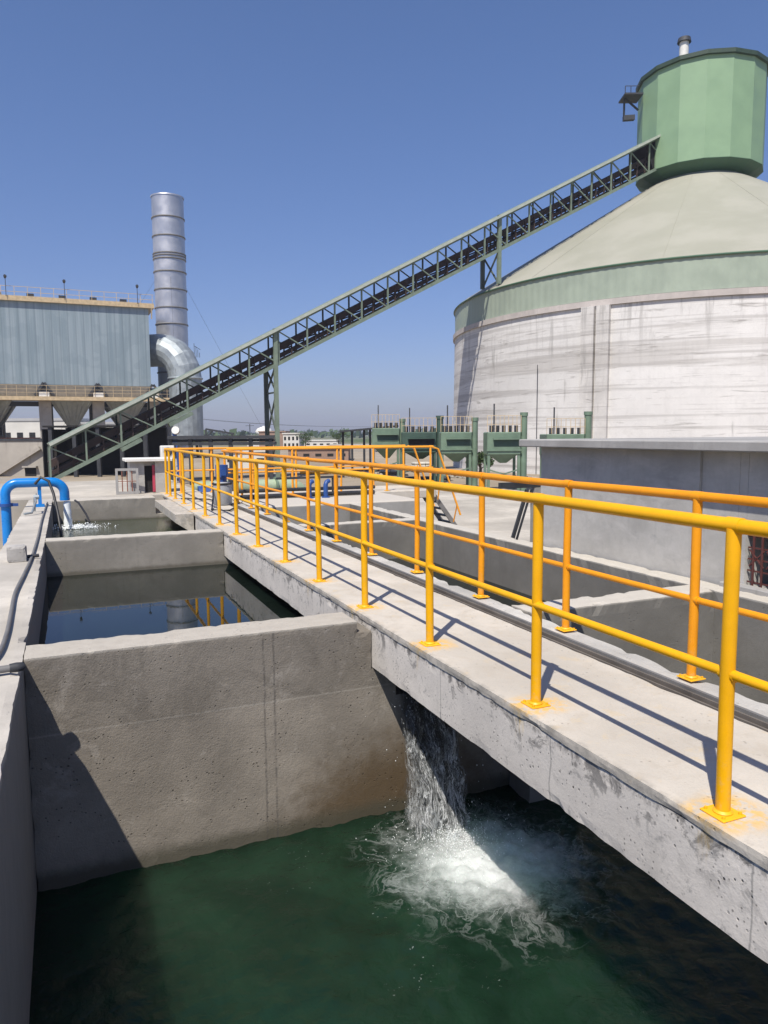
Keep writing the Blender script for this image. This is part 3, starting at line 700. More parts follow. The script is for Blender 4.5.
thing_path('hose', 'black hose looping across the walkway before the left railing corner', 'hose', M_black, [(2.42, 17.6, .03), (2.7, 17.4, .03), (2.95, 17.0, .04), (3.0, 16.5, .04), (2.95, 16.2, .1)], .016, 8)
# pump set behind
root = empty('pump_set', (3.9, 21.3, GZ)); tag(root, 'dark blue pump and motor on a frame behind the far railing corner', 'pump')
g = MB(); g.path([(-.5, 0, 1.0), (.35, 0, 1.0)], .26, 18); g.build('motor', M_dblue, root)
g = MB(); g.path([(.36, 0, 1.0), (.55, 0, 1.0)], .36, 18); g.path([(.45, 0, 1.3), (.45, 0, 1.75)], .09, 12); g.build('casing', M_dark, root)
g = MB(); g.box(-.65, .7, -.3, .3, .55, .7); g.box(-.6, -.5, -.25, .25, 0, .55); g.box(.5, .6, -.25, .25, 0, .55); g.build('frame', M_dark, root)

# ------------------------------------------------------------------ grey building on the right
root = empty('pump_house', (7.5, 4, GZ)); tag(root, 'low grey plastered pump house with flat concrete roof at the right edge', 'building')
def pb(g, nm, m):
    q = g.build(nm, m, root); q.matrix_parent_inverse = Matrix.Translation((-7.5, -4, -GZ)); return q
BY1 = 8.35
g = MB(); g.box(5.89, 10.5, 5.62, BY1, GZ, 1.305); g.box(5.92, 10.5, 5.16, 5.617, GZ, 1.305)
# south bay with grille opening  y 4.05..4.98 , z .03...56
g.box(5.92, 10.5, 5.063, 5.157, GZ, 1.305); g.box(5.92, 6.1, 3.9, 5.06, .56, 1.305); g.box(5.92, 6.1, 3.9, 5.06, GZ, .03)
g.box(5.92, 10.5, -2.5, 3.897, GZ, 1.305); g.box(6.6, 10.5, 3.9, 5.06, GZ, 1.305)
pb(g, 'wall', M_pump)
g = MB(); g.cham(5.66, 10.8, -2.8, 8.55, 1.31, 1.41, .012); pb(g, 'roof_slab', M_slab)
g = MB()
for k in range(12): g.box(5.935, 5.945, 3.93 + .095 * k, 3.95 + .095 * k, .03, .56)
for k in range(5): g.box(5.947, 5.955, 3.9, 5.055, .06 + .11 * k, .075 + .11 * k)
for k in range(6):
    yc = 4.0 + .19 * k
    for s in (-1, 1): g.beam((5.94, yc - .08, .30 - s * .08), (5.94, yc + .08, .30 + s * .08), .012, .012)
pb(g, 'window_grille', M_grille)
g = MB(); g.box(6.3, 6.32, 3.905, 5.055, .035, .555); pb(g, 'window_pane', M_void)
g = MB(); g.cham(5.80, 5.918, 3.7, 5.25, -.02, .045, .01); pb(g, 'sill', M_slab)
# open lean-to frame behind the building corner
root = empty('steel_lean_to', (6.62, 9.1, GZ)); tag(root, 'small dark steel frame with diagonal brace behind the pump house corner', 'frame')
def pb2(g, nm, m):
    q = g.build(nm, m, root); return q
g = MB(); g.beam((-.6, .5, 1.9), (.6, .5, 1.9), .06, .09); pb2(g, 'top_beam', M_dark)
g = MB(); g.beam((-.55, .5, .5), (-.1, .5, 1.82), .04, .05); g.beam((-.47, .5, .5), (-.02, .5, 1.82), .02, .03); pb2(g, 'brace', M_dark)
for x in (-.0, .5):
    g = MB(); g.box(x + .02, x + .2, .42, .58, 0, 1.85); pb2(g, 'post', M_col)

# ------------------------------------------------------------------ blue discharge pipe
root = empty('blue_discharge_pipe', (-1.20, 17.3, GZ)); tag(root, 'bright blue bent pipe arching over the basin wall and pouring water into the far pool', 'pipe')
zt = .52 - GZ
pts = [(0, 0, 0), (0, 0, zt - .25)] + [(.25 - .25 * math.cos(t), 0, zt - .25 + .25 * math.sin(t)) for t in [math.pi / 2 * k / 8 for k in range(1, 9)]]
pts += [(.6, 0, zt), (.90, 0, zt)] + [(.90 + .24 * math.sin(t), 0, zt - .24 + .24 * math.cos(t)) for t in [math.pi / 2 * k / 8 for k in range(1, 9)]] + [(1.14, 0, zt - .40)]
g = MB(); g.path(pts, .098, 20, caps=False); g.path([(1.14, 0, zt - .40), (1.14, 0, zt - .36)], .103, 20); g.build('pipe', M_blue, root)
g = MB(); g.path([(0, 0, 1.24), (0, 0, 1.30)], .15, 16); g.beam((0, -.05, 1.27), (.24, -.05, 1.27), .03, .06); g.build('clamp', M_dblue, root)
g = MB(); g.box(.62, .69, -.03, .03, -GZ + .004, zt - .09); g.box(.57, .74, -.08, .08, -GZ + .002, -GZ + .06); g.build('support_leg', M_blue, root)
# falling jet of that pipe
g = MB(); pts = []; rs = []
for k in range(9):
    t = k / 8; pts.append((0, .0, -.58 * t)); rs.append(.07 + .02 * t + .006 * math.sin(k * 2.3))
g.path([(0, 0, -.0)] + pts[1:], rs, 14)
o = g.build('pipe_outflow', None or M_spray); o.location = (-.02, 17.3, .10); tag(o, 'white stream of water dropping from the blue pipe mouth', 'water stream')
tag(blobs(1600, lambda: (lambda a, r: (-.0 + r * math.cos(a) * 1.5 + .15, 17.25 + r * math.sin(a), -.49 + abs(random.gauss(0, .03))))(random.uniform(0, 6.28), abs(random.gauss(0, .2))), .004, .015).build('outflow_foam', M_spray),
    'low white splash where the blue pipe pours into the far pool', 'foam', kind='stuff')
thing_path('hose', 'black hose hanging over the blue pipe down into the far pool', 'hose', M_black, [(-.62, 17.05, .5), (-.5, 17.05, .64), (-.35, 17.0, .56), (-.27, 16.9, .3), (-.2, 16.6, -.1), (-.15, 16.3, -.55)], .03, 8)
thing_path('hose', 'black hose looping into the water right of the blue pipe mouth', 'hose', M_black, [(.15, 18.4, .02), (.22, 18.2, -.02), (.36, 17.8, -.25), (.42, 17.5, -.4), (.25, 17.4, -.52)], .022, 8)
# tap fitting by the pipe
root = empty('water_tap', (-.62, 15.6, 0)); tag(root, 'small steel tap and valve fitting on the coping before the blue pipe', 'tap')
g = MB(); g.path([(0, .6, .02), (.02, .5, .3), (.05, .1, .24), (-.02, -.1, .05), (-.15, -.2, .04)], .022, 8); g.build('pipe', M_galv, root)
g = MB(); g.path([(0, .5, .30), (.1, .5, .30)], .045, 8); g.path([(.05, .5, .3), (.05, .5, .38)], .01, 6); g.build('valve', M_galv, root)
# conduit on coping
cp = [(-.74, 4.7, .03), (-.60, 5.05, .03), (-.49, 5.5, .03), (-.47, 6.1, .03), (-.485, 6.9, .03), (-.50, 7.7, .03), (-.47, 8.7, .03), (-.44, 9.95, .03), (-.43, 12.0, .03), (-.44, 14.5, .03), (-.42, 18.0, .03)]
# smooth it
def cat(pts, n=6):
    P = [Vector(p) for p in pts]; o_ = []
    for i in range(len(P) - 1):
        a, b, c_, d_ = P[max(i - 1, 0)], P[i], P[i + 1], P[min(i + 2, len(P) - 1)]
        for k in range(n):
            t = k / n; o_.append(.5 * ((2 * b) + (c_ - a) * t + (2 * a - 5 * b + 4 * c_ - d_) * t * t + (3 * b - a - 3 * c_ + d_) * t ** 3))
    o_.append(P[-1]); return o_
p0 = Vector(cp[0]); g = MB(); g.path([p - p0 for p in cat([(-.95, 4.2, .03)] + cp)], .016, 10); o = g.build('conduit', M_conduit); o.location = p0
tag(o, 'thick grey conduit snaking along the coping of the left wall', 'conduit')
thing_path('conduit_joint', 'dark clamp around the grey conduit beside the concrete block', 'clamp', M_dark, [(-.54, 9.95, .03), (-.36, 9.98, .035)], .022, 8)
# pipe end sticking out at the near divider corner
root = empty('grey_pipe_end', (-.35, 5.12, .04)); tag(root, 'short grey pipe with a dark cap poking over the wall corner at the left edge', 'pipe')
g = MB(); g.path([(-.5, -.06, 0), (-.02, 0, 0)], .024, 12); g.build('pipe', M_conduit, root)
g = MB(); g.path([(-.04, 0, 0), (.0, 0.005, 0), (.035, 0.01, 0), (.05, .01, 0)], [.028, .032, .028, .012], 12); g.build('cap', M_dark, root)
# concrete block
o = solid(cuts(-.70, -.49, .03), cuts(9.75, 9.98, .03), cuts(.002, .19, .03), chip=.010, seed=40).build('concrete_block', concrete('test_cube_concrete', (.46, .44, .41), .2, .8, 0, .3, bump=1.0, sc_=2.0))
tag(o, 'rough grey concrete block resting on the left coping', 'block')

# ------------------------------------------------------------------ far deck, booth
g = MB(); g.box(-3.5, 3.24, 19.41, 26.5, -1.25, -.004); o = g.build('pavement', M_apron); tag(o, kind='structure')
root = empty('control_booth', (2.02, 20.2, 0)); tag(root, 'small white roofed concrete booth with dark doorway behind the far pool', 'booth')
g = MB(); g.box(-.50, .5, .12, .9, 0, .82); g.box(-.50, -.34, 0, .12, 0, .82); g.box(.12, .5, 0, .12, 0, .82); g.box(-.34, -.15, 0.02, .119, 0, .82); g.build('wall', M_pump, root)
g = MB(); g.box(-.148, .118, .098, .118, .02, .70); g.build('doorway', M_void, root)
g = MB(); g.cham(-.62, .55, -.15, 1.0, .822, .90, .01); g.build('roof_slab', M_white, root)
g = MB(); g.box(.05, .115, .03, .09, .02, .72); g.build('door_strip', M_pink, root)
root = empty('window_guard', (1.42, 20.0, 0)); root.rotation_euler = (0, 0, R(-8)); tag(root, 'pale grey steel frame with rusty bars standing left of the small booth', 'grille')
g = MB()
for a in ((-.28, -.22, -.02, .02, 0, .66), (.22, .28, -.02, .02, 0, .66), (-.219, .219, -.02, .02, .60, .66), (-.219, .219, -.02, .02, 0, .07)): g.box(*a)
g.build('frame', M_slab, root)
g = MB()
for x in (-.12, .0, .12): g.path([(x, 0, .07), (x, 0, .6)], .014, 6)
g.path([(-.22, .01, .33), (.22, .01, .33)], .01, 6); g.build('bars', M_rust, root)
root = empty('air_unit', (2.95, 24.2, 0)); tag(root, 'white machine box with a round fan grille beyond the booth roof', 'machine')
g = MB(); g.cham(-.20, .20, -.2, .2, .75, 1.17, .02); g.box(-.24, -.18, -.15, .15, 0, .75); g.box(.18, .24, -.15, .15, 0, .75); g.build('casing', M_white, root)
g = MB(); g.path([(0, -.2, .98), (0, -.215, .98)], .13, 20); g.build('fan_grille', M_dark, root)

# ================================================================== FAR PLANT
HR = -YAW
def place(u, d, z=GZ):
    p = W(u, 434, d); return Vector((p.x, p.y, z))
def hz(v, u, d): return W(u, v, d).z
# ------------------------------------------------------------------ clinker silo
DEP = 60.0
ax = W(700, 120, DEP); cx, cy = ax.x, ax.y; D = math.hypot(cx, cy); azc = math.atan2(cx, cy)
SR = D * math.sin(azc - azim(453, 420)); Rd = D * math.sin(azc - azim(637.5, 120))
z_bb = .5 * (zat(700, 293, D - SR) + zat(455, 334, math.sqrt(D * D - SR * SR)))
z_bt = .5 * (zat(700, 261, D - SR) + zat(457, 309, math.sqrt(D * D - SR * SR)))
z_dt = .5 * (zat(700, 52, D - Rd) + zat(636, 94, D))
z_db = zat(709, 157, D - Rd); r_n = Rd - 1.1; z_nb = zat(709, 171, D - r_n)
print('silo', SR, D, Rd, z_bb, z_bt, z_dt, z_db, z_nb)
root = empty('clinker_silo', (cx, cy, GZ)); tag(root, 'huge round whitewashed concrete silo with pale cone roof and green drum on top', 'silo')
def L(g, nm, m, par=None): return g.build(nm, m, par or CUR[0])
g = MB(); g.lathe(0, 0, [(SR, 0), (SR - .12, z_bb - .40 - GZ)], 160); L(g, 'wall', M_silo)
g = MB(); g.lathe(0, 0, [(SR - .4, z_bb - .399 - GZ), (SR + .02, z_bb - .39 - GZ), (SR + .02, z_bb - .04 - GZ), (SR - .5, z_bb - .01 - GZ)], 160, smooth=False); L(g, 'ring_beam', M_rib)
# green corrugated band
g = MB(); n = 900; vs = []
for z in (z_bb, z_bt):
    for k in range(n):
        a = 2 * math.pi * k / n; r = SR - .16 + (.012 if k % 4 in (1, 2) else 0); vs.append((r * math.cos(a), r * math.sin(a), z - GZ))
g.add(vs, [(k, (k + 1) % n, n + (k + 1) % n, n + k) for k in range(n)]); L(g, 'eave_band', M_bandg)
g = MB(); zc = z_bt - GZ
g.lathe(0, 0, [(SR - .06, zc - .02), (SR - .06, zc + .06), (SR - .2, zc + .16), (r_n - .3, z_nb + .25 - GZ)], 96, smooth=False); cone = L(g, 'cone_roof', M_cone)
g = MB()
for k in range(14):
    a = azc * -1 + 2 * math.pi * (k + .3) / 14; c, s = math.cos(a), math.sin(a)
    g.beam(((SR - .2) * c, (SR - .2) * s, zc + .165), ((r_n - .3) * c, (r_n - .3) * s, z_nb + .255 - GZ), .02, .012)
L(g, 'roof_seam', paint('roof_seam_sheet', (.29, .285, .225), .1, .6), cone)
g = MB(); g.lathe(0, 0, [(SR - .055, zc - .06), (SR - .01, zc), (SR - .055, zc + .05)], 120, caps=False); L(g, 'eave_flashing', M_drumd)
# pilaster pair facing the camera
for u0, u1 in ((582, 594), (597, 609)):
    a = azim((u0 + u1) / 2, 350)
    # solve hit with cylinder
    dx, dy = math.sin(a), math.cos(a); b = dx * cx + dy * cy; t = b - math.sqrt(b * b - (D * D - SR * SR)); px, py = dx * t - cx, dy * t - cy
    an = math.atan2(py, px); wd = (u1 - u0) / FPX * (t * math.cos(YAW - a)) / max(.3, abs(math.cos(an - math.atan2(-dy, -dx))))
    g = MB(); c, s = math.cos(an), math.sin(an); r0, r1 = SR - .1, SR + .22
    q = [(r0 * c - s * w_ * wd / 2, r0 * s + c * w_ * wd / 2) for w_ in (-1, 1)] + [(r1 * c - s * w_ * wd / 2, r1 * s + c * w_ * wd / 2) for w_ in (1, -1)]
    g.prism(q, 'z', 0, z_bb - .41 - GZ); L(g, 'pilaster', M_pil)
# rain-stained strips, thin cables on wall
g = MB()
for u in (537,):
    a = azim(u, 400); dx, dy = math.sin(a), math.cos(a); b = dx * cx + dy * cy; t = b - math.sqrt(b * b - (D * D - SR * SR)) - .1
    g.path([(dx * t - cx, dy * t - cy, 0), (dx * t - cx, dy * t - cy, 5.8 - GZ if u < 600 else 4.6)], .022, 6)
L(g, 'down_conductor', M_dark)
# drum
a0 = -azc - math.pi / 2 + math.pi / 16 * .4
g = MB(); g.lathe(0, 0, [(Rd, z_db - GZ), (Rd, z_dt - GZ)], 16, smooth=False, a0=a0); drum = L(g, 'head_house', M_drumg)
g = MB(); g.lathe(0, 0, [(r_n - .5, z_nb - .3 - GZ), (r_n, z_nb - GZ), (Rd + .02, z_db - .02 - GZ), (Rd + .02, z_db + .01 - GZ)], 16, smooth=False, a0=a0); L(g, 'skirt', M_drumd, drum)
g = MB(); g.lathe(0, 0, [(Rd + .02, z_dt - .12 - GZ), (Rd + .20, z_dt - .10 - GZ), (Rd + .20, z_dt + .18 - GZ), (.3, z_dt + 1.0 - GZ)], 16, smooth=False, a0=a0); L(g, 'cap', paint('dark_green_rim', (.03, .055, .035), .1, .6), drum)
pv = W(684, 50, DEP - 2); g = MB(); q0 = Vector((pv.x - cx, pv.y - cy, 0)); zt_ = hz(42, 684, DEP - 2) - GZ
g.path([q0 + Vector((0, 0, z_dt - GZ)), q0 + Vector((0, 0, zt_))], .33, 14); rv = L(g, 'roof_vent', M_white, drum); g = MB(); g.path([q0 + Vector((0, 0, zt_ - .05)), q0 + Vector((0, 0, zt_ + .25))], [.50, .44], 14); g.build('vent_cap', M_dark, rv)
# hoist platform at drum side
pv = W(636, 100, DEP); zz = hz(98, 630, DEP) - GZ; e1 = (RIGHT * -1)
g = MB(); b0 = Vector((pv.x - cx, pv.y - cy, zz)); g.beam(b0 - e1 * .3, b0 + e1 * 1.1, 1.6, .12); g.beam(b0 - e1 * .2 + Vector((0, 0, -.9)), b0 + e1 * .9, .12, .12)
g.path([b0 + e1 * .9, b0 + e1 * .9 + Vector((0, 0, -1.3)), b0 + e1 * .4 + Vector((0, 0, -1.5))], .08, 6); g.beam(b0 + e1 * .1 + Vector((0, 0, -1.45)), b0 + e1 * .95 + Vector((0, 0, -1.5)), .35, .35)
for k in (0.2, .65, 1.08): g.beam(b0 + e1 * k + HEAD * -.75, b0 + e1 * k + HEAD * -.75 + Vector((0, 0, .55)), .04, .04)
g.beam(b0 + HEAD * -.75 + Vector((0, 0, .55)), b0 + e1 * 1.08 + HEAD * -.75 + Vector((0, 0, .55)), .04, .04)
L(g, 'hoist_platform', M_dark, drum)

# ------------------------------------------------------------------ inclined conveyor gallery
TL = W(49, 443, 39.2); TR = W(668, 130, 58.4); BL = W(51, 481, 39.2); BR = W(668, 163.5, 58.4)
root = empty('conveyor_gallery', (TL.x, TL.y, GZ)); tag(root, 'long inclined green steel conveyor gallery rising from lower left to the silo drum', 'conveyor')
O = Vector((TL.x, TL.y, GZ)); hd = Vector((TR.x - TL.x, TR.y - TL.y, 0)); Lh = hd.length; hd.normalize(); dp = Vector((-hd.y, hd.x, 0))
if dp.dot(HEAD) < 0: dp = -dp
WD = 2.0; NP = 24; t0 = TL - O; t1 = TR - O; b0 = BL - O; b0 = Vector((t0.x, t0.y, b0.z)); b1 = Vector((t1.x, t1.y, (BR - O).z))
RF = .24
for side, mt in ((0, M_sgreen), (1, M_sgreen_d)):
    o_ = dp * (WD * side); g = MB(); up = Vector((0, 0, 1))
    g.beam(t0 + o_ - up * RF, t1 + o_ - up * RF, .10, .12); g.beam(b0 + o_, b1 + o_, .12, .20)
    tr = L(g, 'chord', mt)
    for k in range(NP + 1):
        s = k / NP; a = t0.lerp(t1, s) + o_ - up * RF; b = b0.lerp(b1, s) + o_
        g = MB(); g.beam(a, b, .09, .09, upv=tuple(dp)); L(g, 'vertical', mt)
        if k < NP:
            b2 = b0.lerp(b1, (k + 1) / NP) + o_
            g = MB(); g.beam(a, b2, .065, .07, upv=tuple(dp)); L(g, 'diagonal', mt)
g = MB(); m0 = (t0 + dp * WD / 2); m1 = (t1 + dp * WD / 2)
g.beam(m0 - Vector((0, 0, .05)), m1 - Vector((0, 0, .05)), WD + .55, .07); L(g, 'roof_sheet', M_sgreen)
g = MB()
for s_ in (0, 1):
    e = dp * (-.3 if s_ == 0 else WD + .3); g.beam(t0 + e - Vector((0, 0, .10)), t1 + e - Vector((0, 0, .10)), .05, .16)
L(g, 'roof_fascia', M_fascia)
up = Vector((0, 0, 1))
g = MB(); q0 = b0.lerp(t0, .42) + dp * WD * .5; q1 = b1.lerp(t1, .42) + dp * WD * .5
g.beam(q0, q1, 1.1, .36); L(g, 'belt', M_belt)
g = MB(); q0 = b0.lerp(t0, .17) + dp * WD * .5; q1 = b1.lerp(t1, .17) + dp * WD * .5
g.beam(q0, q1, 1.0, .22); g.beam(q0 + dp * .85 - up * .12, q1 + dp * .85 - up * .12, .3, .05); L(g, 'return_run', M_belt)
for k in range(56):
    s = (k + .5) / 56; q = b0.lerp(b1, s) + dp * WD * .14; q2 = q + dp * WD * .72; g = MB()
    for e in (q, q2): g.beam(e + up * .12, e + up * .98, .07, .10, upv=tuple(dp))
    g.beam(q + up * .62, q2 + up * .62, .07, .07); L(g, 'idler_frame', M_belt)
g = MB()
for k in range(0, NP * 2):
    s = (k + .5) / (NP * 2); g.beam(b0.lerp(b1, s) - dp * .0, b0.lerp(b1, s) + dp * WD, .06, .08)
L(g, 'floor_beam', M_sgreen_d)
g = MB(); e = (t1 - t0).normalized(); qa = (b1 + t1) / 2 + dp * WD * .5; g.beam(qa - e * 1.9 - up * .05, qa + e * .3 - up * .05, WD * .86, 1.75); L(g, 'portal_shade_box', M_void)  # near-black box added for the shade inside the gallery mouth, no real hood
for s0, s1 in ((.165, .215), (.285, .345)):
    g = MB(); g.beam(b0.lerp(b1, s0 * .5) - up * .28 + dp * .1, b0.lerp(b1, s1 * .5) - up * .28 + dp * .1, .5, .2); L(g, 'drip_tray', M_sgreen)
def tower(sfrac, zbot, label_part):
    p = b0.lerp(b1, sfrac); tp = t0.lerp(t1, sfrac)
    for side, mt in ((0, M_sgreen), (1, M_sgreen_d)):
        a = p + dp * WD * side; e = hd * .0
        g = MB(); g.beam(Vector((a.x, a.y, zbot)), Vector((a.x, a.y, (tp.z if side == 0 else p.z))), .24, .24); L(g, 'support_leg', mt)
    g = MB(); z = zbot; k = 0
    while z < p.z - .6:
        z2 = min(z + 2.6, p.z); A = Vector((p.x, p.y, z)); B = A + dp * WD; A2 = Vector((p.x, p.y, z2)); B2 = A2 + dp * WD
        g.beam(A, B2, .09, .09); g.beam(B, A2, .09, .09); g.beam(A2, B2, .09, .09); z = z2
    L(g, 'support_bracing', M_sgreen_d)
def frac(u, v):   # where along the gallery a column of the picture sits
    best = min(range(1001), key=lambda k: abs(azim(u, v) - math.atan2((b0.lerp(b1, k / 1000) + O).x, (b0.lerp(b1, k / 1000) + O).y)))
    return best / 1000
tower(frac(276, 380), 0.0, '')
fr = frac(499, 262); pz = b0.lerp(b1, fr) + O
rr = math.hypot(pz.x - cx, pz.y - cy); zr = z_bt + (z_nb - z_bt) * max(0, (SR - rr) / (SR - r_n))
print('roof support r', rr, 'z', zr)
tower(fr, zr + .15 - GZ if rr < SR else z_bt - GZ, '')

# ------------------------------------------------------------------ bag filter house
BD = 85.0
pr = W(151, 387, BD); X1 = pr.x; YF = pr.y; Lw = 26.0; DPT = 13.0
z_b = hz(386.5, 151, BD); z_t = hz(308, 151, BD)
root = empty('filter_house', (X1, YF, GZ)); tag(root, 'large blue grey corrugated filter house on concrete columns at the left', 'filter house')
g = MB(); n = int(Lw / .2); vs = []
for z in (z_b - GZ, z_t - GZ):
    for k in range(n + 1):
        vs.append((-Lw * k / n, (-.035 if k % 2 else 0), z))
g.add(vs, [(k, k + 1, n + 2 + k, n + 1 + k) for k in range(n)])
n2 = int(DPT / .2); vs = []
for z in (z_b - GZ, z_t - GZ):
    for k in range(n2 + 1): vs.append(((.05 if k % 2 else 0), DPT * k / n2, z))
g.add(vs, [(k, k + 1, n2 + 2 + k, n2 + 1 + k) for k in range(n2)])
g.box(-Lw, .03, -.03, DPT, z_b - GZ, z_t - GZ); L(g, 'cladding', M_corr)
# roof walkway, rails, lamps
g = MB(); zt_ = z_t - GZ; g.box(-Lw - .3, .65, -.38, -.05, zt_ - .05, zt_ + .30); g.box(-Lw - .3, .65, -.045, DPT + .4, zt_ + .004, zt_ + .24); g.beam((.35, -.33, zt_ - .06), (.35, -.05, zt_ - 1.2), .12, .12)
L(g, 'roof_walkway', M_cream)
g = MB()
g.box(-Lw, .62, -.37, -.33, zt_ + .302, zt_ + .46)
for k in range(22): g.beam((-Lw + k * 1.26, -.35, zt_ + .3), (-Lw + k * 1.26, -.35, zt_ + 1.4), .05, .05)
for h in (.85, 1.4): g.beam((-Lw, -.35, zt_ + h), (.62, -.35, zt_ + h), .045, .045)
L(g, 'roof_railing', M_cream)
g = MB()
for k in range(8): g.box(-2.6 - k * 3.1 - .35, -2.6 - k * 3.1 + .35, -.3, .4, zt_ + .32, zt_ + .75)
L(g, 'pulse_valves', M_dark)
for u, v in ((5, 277), (64, 282), (137, 287)):
    px = W(u, v, BD + 1); x = px.x - X1; zl = px.z - GZ
    # scale distance to face plane
    rr_ = ray(u, v); tt = (YF - .5) / rr_.y; q = CAM + rr_ * tt
    g = MB(); x = q.x - X1; zl = q.z - GZ; g.path([(x, -.5, zt_ + .3), (x, -.5, zl)], .035, 6); lo = L(g, 'lamp_post', M_dark)
    g = MB(); g.path([(x, -.5, zl - .1), (x, -.62, zl + .1), (x, -.85, zl + .1)], [.10, .17, .12], 8); g.build('lamp_head', M_dark, lo)
# skirt level with railings and trays
zb = z_b - GZ
zw = hz(400, 100, BD) - GZ
g = MB(); g.box(-Lw, .0, -.02, DPT, zw + .25, zb - .02); L(g, 'hopper_ring', paint('brown_grey_sheet', (.17, .15, .12), .2, .7, g=.3, sc_=1))
g = MB(); g.box(-Lw - .2, 1.8, -1.6, -.05, zw - .25, zw + .15); L(g, 'service_walkway', M_cream)
g = MB()
for k in range(30): g.beam((-Lw + k * .95, -1.57, zw + .15), (-Lw + k * .95, -1.57, zw + 1.3), .035, .035)
for h in (.55, .9, 1.3): g.beam((-Lw, -1.57, zw + h), (1.8, -1.57, zw + h), .03, .03)
L(g, 'service_railing', M_cream)
# columns and hoppers : positions by survey
def onface(u, v, dy=0.0):
    r_ = ray(u, v); t = (YF + dy) / r_.y; q = CAM + r_ * t; return q.x - X1, q.z - GZ
colx = [onface(47, 440, .3)[0], onface(100, 440, .3)[0], .2]
sp = colx[1] - colx[0]; colx = [colx[0] - sp, colx[0] - 2 * sp] + colx
for x in colx:
    g = MB(); g.cham(x - .62, x + .62, -.1, 1.1, 0, zw - .26, .05); L(g, 'column', M_col)
    g = MB(); g.box(x - .62, x + .62, DPT - 1.4, DPT, 0, zw - .26); L(g, 'column', M_col)
    g = MB(); g.box(x - .5, x + .5, -1.5, -.6, zw + .155, zw + .62); cb = L(g, 'bearing_block', M_white)
    g = MB(); g.beam((x - .95, -.2, zw + .3), (x - .04, -.2, zb + .2), .25, .25); g.beam((x + .95, -.2, zw + .3), (x + .04, -.2, zb + .2), .25, .25); g.box(x - .25, x + .25, -.1, .02, zw + .3, zb - .2); L(g, 'knee_frame', M_dark)
for i in range(len(colx) - 1):
    xm = (colx[i] + colx[i + 1]) / 2 ; hw = sp * .40; zc0 = zw - .26; zc1 = hz(427, 20, BD) - GZ
    for yb in (2.2, 8.6):
        g = MB(); a = [(xm - hw, yb - 2.0, zc0), (xm + hw, yb - 2.0, zc0), (xm + hw, yb + 2.6, zc0), (xm - hw, yb + 2.6, zc0)]
        b = [(xm - .5, yb - .4, zc1), (xm + .5, yb - .4, zc1), (xm + .5, yb + .4, zc1), (xm - .5, yb + .4, zc1)]
        g.add(a + b, [(0, 1, 5, 4), (1, 2, 6, 5), (2, 3, 7, 6), (3, 0, 4, 7), (0, 3, 2, 1), (4, 5, 6, 7)]); ho = L(g, 'hopper', M_hoppergrey)
        g = MB(); g.box(xm - .55, xm + .55, yb - .5, yb + .5, zc1 - .95, zc1 - .01); g.build('rotary_valve', M_dark, ho)
        g = MB()
        for kk in range(7):
            tq = (kk + .5) / 7; g.beam((xm - hw + 2 * hw * tq, yb - 2.04, zc0), (xm - .5 + 1.0 * tq, yb - .44, zc1), .05, .04)
        g.build('stiffener', M_hoppergrey, ho)
g = MB(); zs_ = zc1 - 1.5; g.box(-Lw, .0, 1.6, 2.8, zs_ - .6, zs_ + .3); L(g, 'screw_conveyor', M_rust)
g = MB(); g.box(-Lw, .2, 1.12, 1.6, zw - .80, zw - .27); L(g, 'cross_beam', M_dark)
# ------------------------------------------------------------------ stack
SD = 95.0
a_ = W(171, 300, SD); sx, sy = a_.x, a_.y; Rs = 15.0 / FPX * SD * 1.0; zt_ = W(167, 199, SD).z
root = empty('exhaust_stack', (sx, sy, GZ)); tag(root, 'tall round stainless steel exhaust stack with dark ring joints', 'chimney')
g = MB(); g.lathe(0, 0, [(Rs, 0), (Rs, zt_ - GZ)], 48, caps=False); g.lathe(0, 0, [(Rs - .12, 0.0), (Rs - .12, zt_ - GZ)], 48, caps=False); g.lathe(0, 0, [(Rs + .06, zt_ - GZ), (Rs + .10, zt_ + .15 - GZ), (Rs - .14, zt_ + .15 - GZ)], 48, caps=False); L(g, 'shell', M_stack)
for v in (215, 234, 251.5, 254, 257, 270, 288, 306.5, 323, 372, 389):
    z = W(170, v, SD - Rs).z - GZ; g = MB(); g.lathe(0, 0, [(Rs, z - .10), (Rs + .09, z - .07), (Rs + .09, z + .07), (Rs, z + .10)], 48, caps=False); L(g, 'ring_joint', M_conduit)
g = MB()
for an in (.5, 2.7, 4.6):
    c, s = math.cos(an), math.sin(an); g.path([(Rs * c, Rs * s, zt_ * .72), (Rs * c * 9, Rs * s * 9, 0)], .012, 5)
L(g, 'guy_wire', M_dark)
# ------------------------------------------------------------------ outlet duct
p_in = W(152, 352, 88); vx = W(186, 400, 87.0)
root = empty('outlet_duct', (vx.x, vx.y, GZ)); tag(root, 'fat galvanised duct elbow leaving the filter house and turning down beside the stack', 'duct')
zc = p_in.z - GZ; rd = 16.0 / FPX * 87
lx = X1 + .05 - vx.x; ly = (YF + 4.0) - vx.y
A = Vector((lx, ly, zc + .2)); Bv = Vector((0, 0, zc - 3.0))
g = MB(); c0 = Vector((0, 0, zc + .2)); dirv = Vector((lx, ly, 0)).normalized(); RR = 3.3
cc = dirv * RR + Vector((0, 0, zc + .2 - RR)); pts = [A]
for k in range(6):
    t = math.pi / 2 * k / 5; pts.append(cc + Vector((0, 0, 1)) * RR * math.cos(t) - dirv * RR * math.sin(t))
g.path(pts + [Vector((0, 0, 2.2))], rd, 20, smooth=False)
L(g, 'duct', M_galv)
g = MB(); g.lathe(0, 0, [(rd, zc - 3.3), (rd + .12, zc - 3.25), (rd + .12, zc - 3.1), (rd, zc - 3.05)], 32, caps=False); L(g, 'flange', M_galv)
